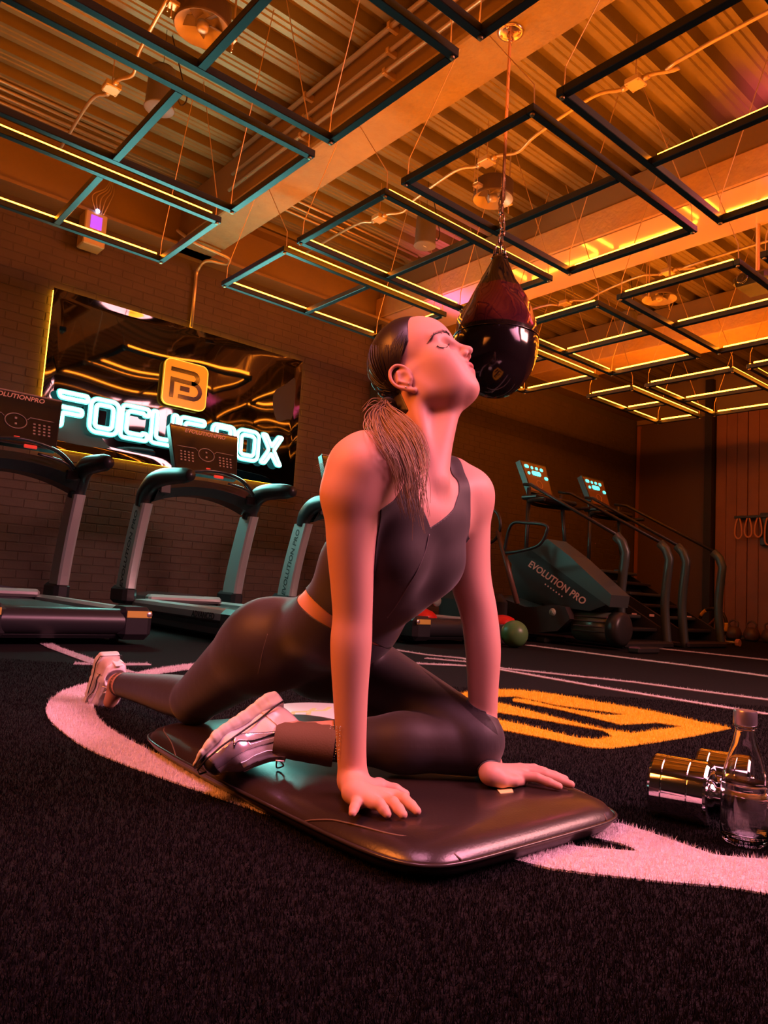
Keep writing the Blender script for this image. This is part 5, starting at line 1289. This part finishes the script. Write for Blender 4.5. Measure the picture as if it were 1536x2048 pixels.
# ---- training shoes: modelled heel at x=0, toe at x=.265, sole down, then placed on each foot
def make_shoe(parent_lbl, flip):
    ax = [np.arange(-.012, .282, .0026), np.arange(-.062, .062, .0026), np.arange(-.006, .13, .0026)]
    def foot_w(x): return np.interp(x, [0, .03, .08, .14, .19, .235, .262], [.026, .034, .033, .041, .046, .036, .012])
    def foot_c(x): return np.interp(x, [0, .08, .16, .22, .265], [0, .002, -.002, -.006, -.012])*flip
    X, Y, Z = np.meshgrid(*ax, indexing='ij')
    wd = foot_w(X); cy = foot_c(X)
    # sole: flared foam slab with toe spring
    zb = np.interp(X, [0, .03, .18, .265], [.004, .0, .0, .016]); zt_ = np.interp(X, [0, .06, .16, .265], [.032, .024, .017, .022])
    ends = np.maximum(-.004-X+.0*Y, X-.268)
    sd = smax(smax(np.abs(Y-cy)-wd-.002-.0015*np.cos((Z-zb)*150), np.maximum(zb-Z, Z-zt_), .008), ends, .01)
    grooves = .0009*np.maximum(0, np.sin(X*230))*(Z < .018)
    SD = (sd+grooves).astype(np.float32)
    V1, Q1 = nets(SD, ax)
    pr = [ecap((.032, 0, .050), (.060, 0, .062), (.031, .044), (.031, .046), (0, 1, 0), .02),
          ecap((.075, .001*flip, .052), (.165, -.001*flip, .036), (.033, .043), (.041, .034), (0, 1, 0), .03),
          ecap((.165, -.001*flip, .034), (.222, -.006*flip, .030), (.042, .030), (.034, .022), (0, 1, 0), .02),
          ecap((.020, 0, .080), (.058, 0, .088), (.024, .016), (.027, .018), (0, 1, 0), .02)]
    V0 = np.full(X.shape, .5, np.float32)
    for p in pr: V0 = smin(V0, peval(p, X, Y, Z), p['k'])
    V0 = smax(V0, .013-Z, .004)
    V0 = smax(V0, -peval(ecap((.052, 0, .070), (.066, 0, .16), (.024, .030), (.034, .050), (0, 1, 0)), X, Y, Z), .006)     # collar opening
    V2, Q2 = nets(V0.astype(np.float32), ax); V2 = relax(V2, Q2, 1)
    N2 = vnormals(V2, Q2)
    root = empty('shoe')
    mesh_obj('sole', V1, Q1, mat('shoe_foam', (.72, .66, .60), .45), root)
    up = mesh_obj('upper', V2, Q2, mat('shoe_mesh', (.78, .72, .76), .42, .0, bump=(700, .5, .0008)), root)
    ov = mat('shoe_overlay', (.80, .74, .78), .22, .55); bk = mat('shoe_black', (.015, .014, .016), .4); mt = mat('shoe_metallic', (.80, .72, .86), .18, .7)
    # overlays: toe guard, eyestay, heel counter, swoosh on both sides
    def ovl(g, off, name, m):
        V, T = shell(V2, Q2, N2, g, off, .0018); return mesh_obj(name, V, T, m, up)
    x, y, z = V2.T
    ovl(np.minimum(x-.228+.25*np.maximum(z-.03, 0), .05), .0016, 'toe_guard', mat('shoe_grey', (.10, .09, .10), .35))
    ovl(np.minimum.reduce([.010-np.abs(z-(.046-.12*np.maximum(x-.15, 0)))-.03*np.maximum(.12-x, 0), x-.13, .226-x]), .0018, 'forefoot_overlay', mt)
    ovl(np.minimum.reduce([.0034-np.abs(z-(.064-.30*(x-.10)+1.4*(x-.10)**2)), x-.075, .19-x]), .0012, 'forefoot_overlay', ov)
    ovl(np.minimum.reduce([.055-x-.25*(z-.05), .082-z]), .0018, 'heel_counter', mat('shoe_heel', (.70, .55, .52), .25, .1))
    ovl(np.minimum.reduce([np.abs(y-foot_c(x))-.013, .026-np.abs(y-foot_c(x)), z-.030, x-.085, .175-x, z-(.055-.2*(x-.085))]), .0022, 'eyestay', ov)
    def sw(x, z):       # curved tick: thick hook forward, long tail to the heel
        t = np.clip((x-.045)/.125, 0, 1)
        mid = .072-.046*t+.018*np.clip(t-.78, 0, 1)**2*60*.35
        wv = .0012+.0065*np.sin(np.clip(t, 0, 1)**1.6*math.pi)**1.2
        return wv-np.abs(z-mid)
    for s in (-1, 1):
        g = np.minimum.reduce([sw(x, z), x-.045, .17-x, s*y-.012])
        V, T = shell(V2, Q2, N2, g, .0030, .0012); mesh_obj('side_mark', V, T, bk, up)
        g2 = np.minimum.reduce([sw(x, z)-.0013, x-.053, .165-x, s*y-.012])
        V, T = shell(V2, Q2, N2, g2, .0036, .001); mesh_obj('side_mark_fill', V, T, ov, up)
    # tongue, laces, pull tab
    m = MB(); m.box((.085, -.021, .066), (.110, .021, .071), Matrix.Rotation(0, 4, 'Y'), .002)
    tg = [(.075, .098), (.082, .101), (.118, .074), (.165, .060), (.165, .054), (.115, .066), (.080, .090)]
    m = MB(); m.prism(tg, 1, -.020, .020); mesh_obj('tongue', m.V, m.F, mat('shoe_tongue', (.62, .56, .56), .6), root, False)
    for i in range(6):
        xx = .096+i*.0135; h = np.interp(xx, [.09, .12, .165, .18], [.088, .078, .068, .062]); m = MB()
        m.tube([(xx-.002, -.024, h-.010), (xx, -.012, h), (xx+.004, .0, h+.002), (xx+.007, .012, h), (xx+.008, .024, h-.010)], .0024, 6, flat=.6)
        mesh_obj('lace', m.V, m.F, mat('shoe_lace', (.80, .74, .76), .7), root)
    for s in (-1, 1):
        m = MB(); m.tube(spline([(.094, 0, .094), (.090, .016*s, .104), (.104, .026*s, .098), (.100, .004*s, .094)], 5), .0019, 6, flat=.7)
        mesh_obj('lace', m.V, m.F, MATS['shoe_lace'], root)
    m = MB(); m.box((-.0035, -.011, .070), (.002, .011, .104), None, .0015); mesh_obj('pull_tab', m.V, m.F, mat('shoe_tab', (.85, .8, .8), .5), root, False)
    m = MB(); P = [(x_, (foot_c(x_)+s*(foot_w(x_)+.004)), .030) for s, xs in ((1, np.linspace(.002, .262, 20)), (-1, np.linspace(.262, .002, 20))) for x_ in xs]
    m.tube(P, .0016, 5, closed=True, cap=False); mesh_obj('sole_line', m.V, m.F, bk, root)
    return root
def place_shoe(root, H_, T_, up, roll=0, zs=1.18):
    x = _n(T_-H_); z = _n(up-x*(up@x)); y = np.cross(z, x); s = .262
    M = Matrix(((x[0], y[0], z[0], H_[0]), (x[1], y[1], z[1], H_[1]), (x[2], y[2], z[2], H_[2]), (0, 0, 0, 1)))
    k = np.linalg.norm(T_-H_)/s; M = M @ Matrix.Rotation(math.radians(roll), 4, 'X') @ Matrix.Diagonal((k, 1.12, zs, 1))
    root.parent = person
    root.matrix_local = Matrix.Translation(-person.location) @ M
shL = make_shoe('', 1)
HLp, TLp = G(545, 1385, 1.475), GZ(376, 1518, .080)
place_shoe(shL, HLp, TLp, CR*.75-CU*.75-_fw*.35)
shR = make_shoe('', -1)
HRp = G(216, 1302, 2.36); TRp = HRp+_n(np.array([.03, .32, -.93]))*.232
place_shoe(shR, HRp, TRp, np.array([0, -.93, -.1]), 0, 1.05)
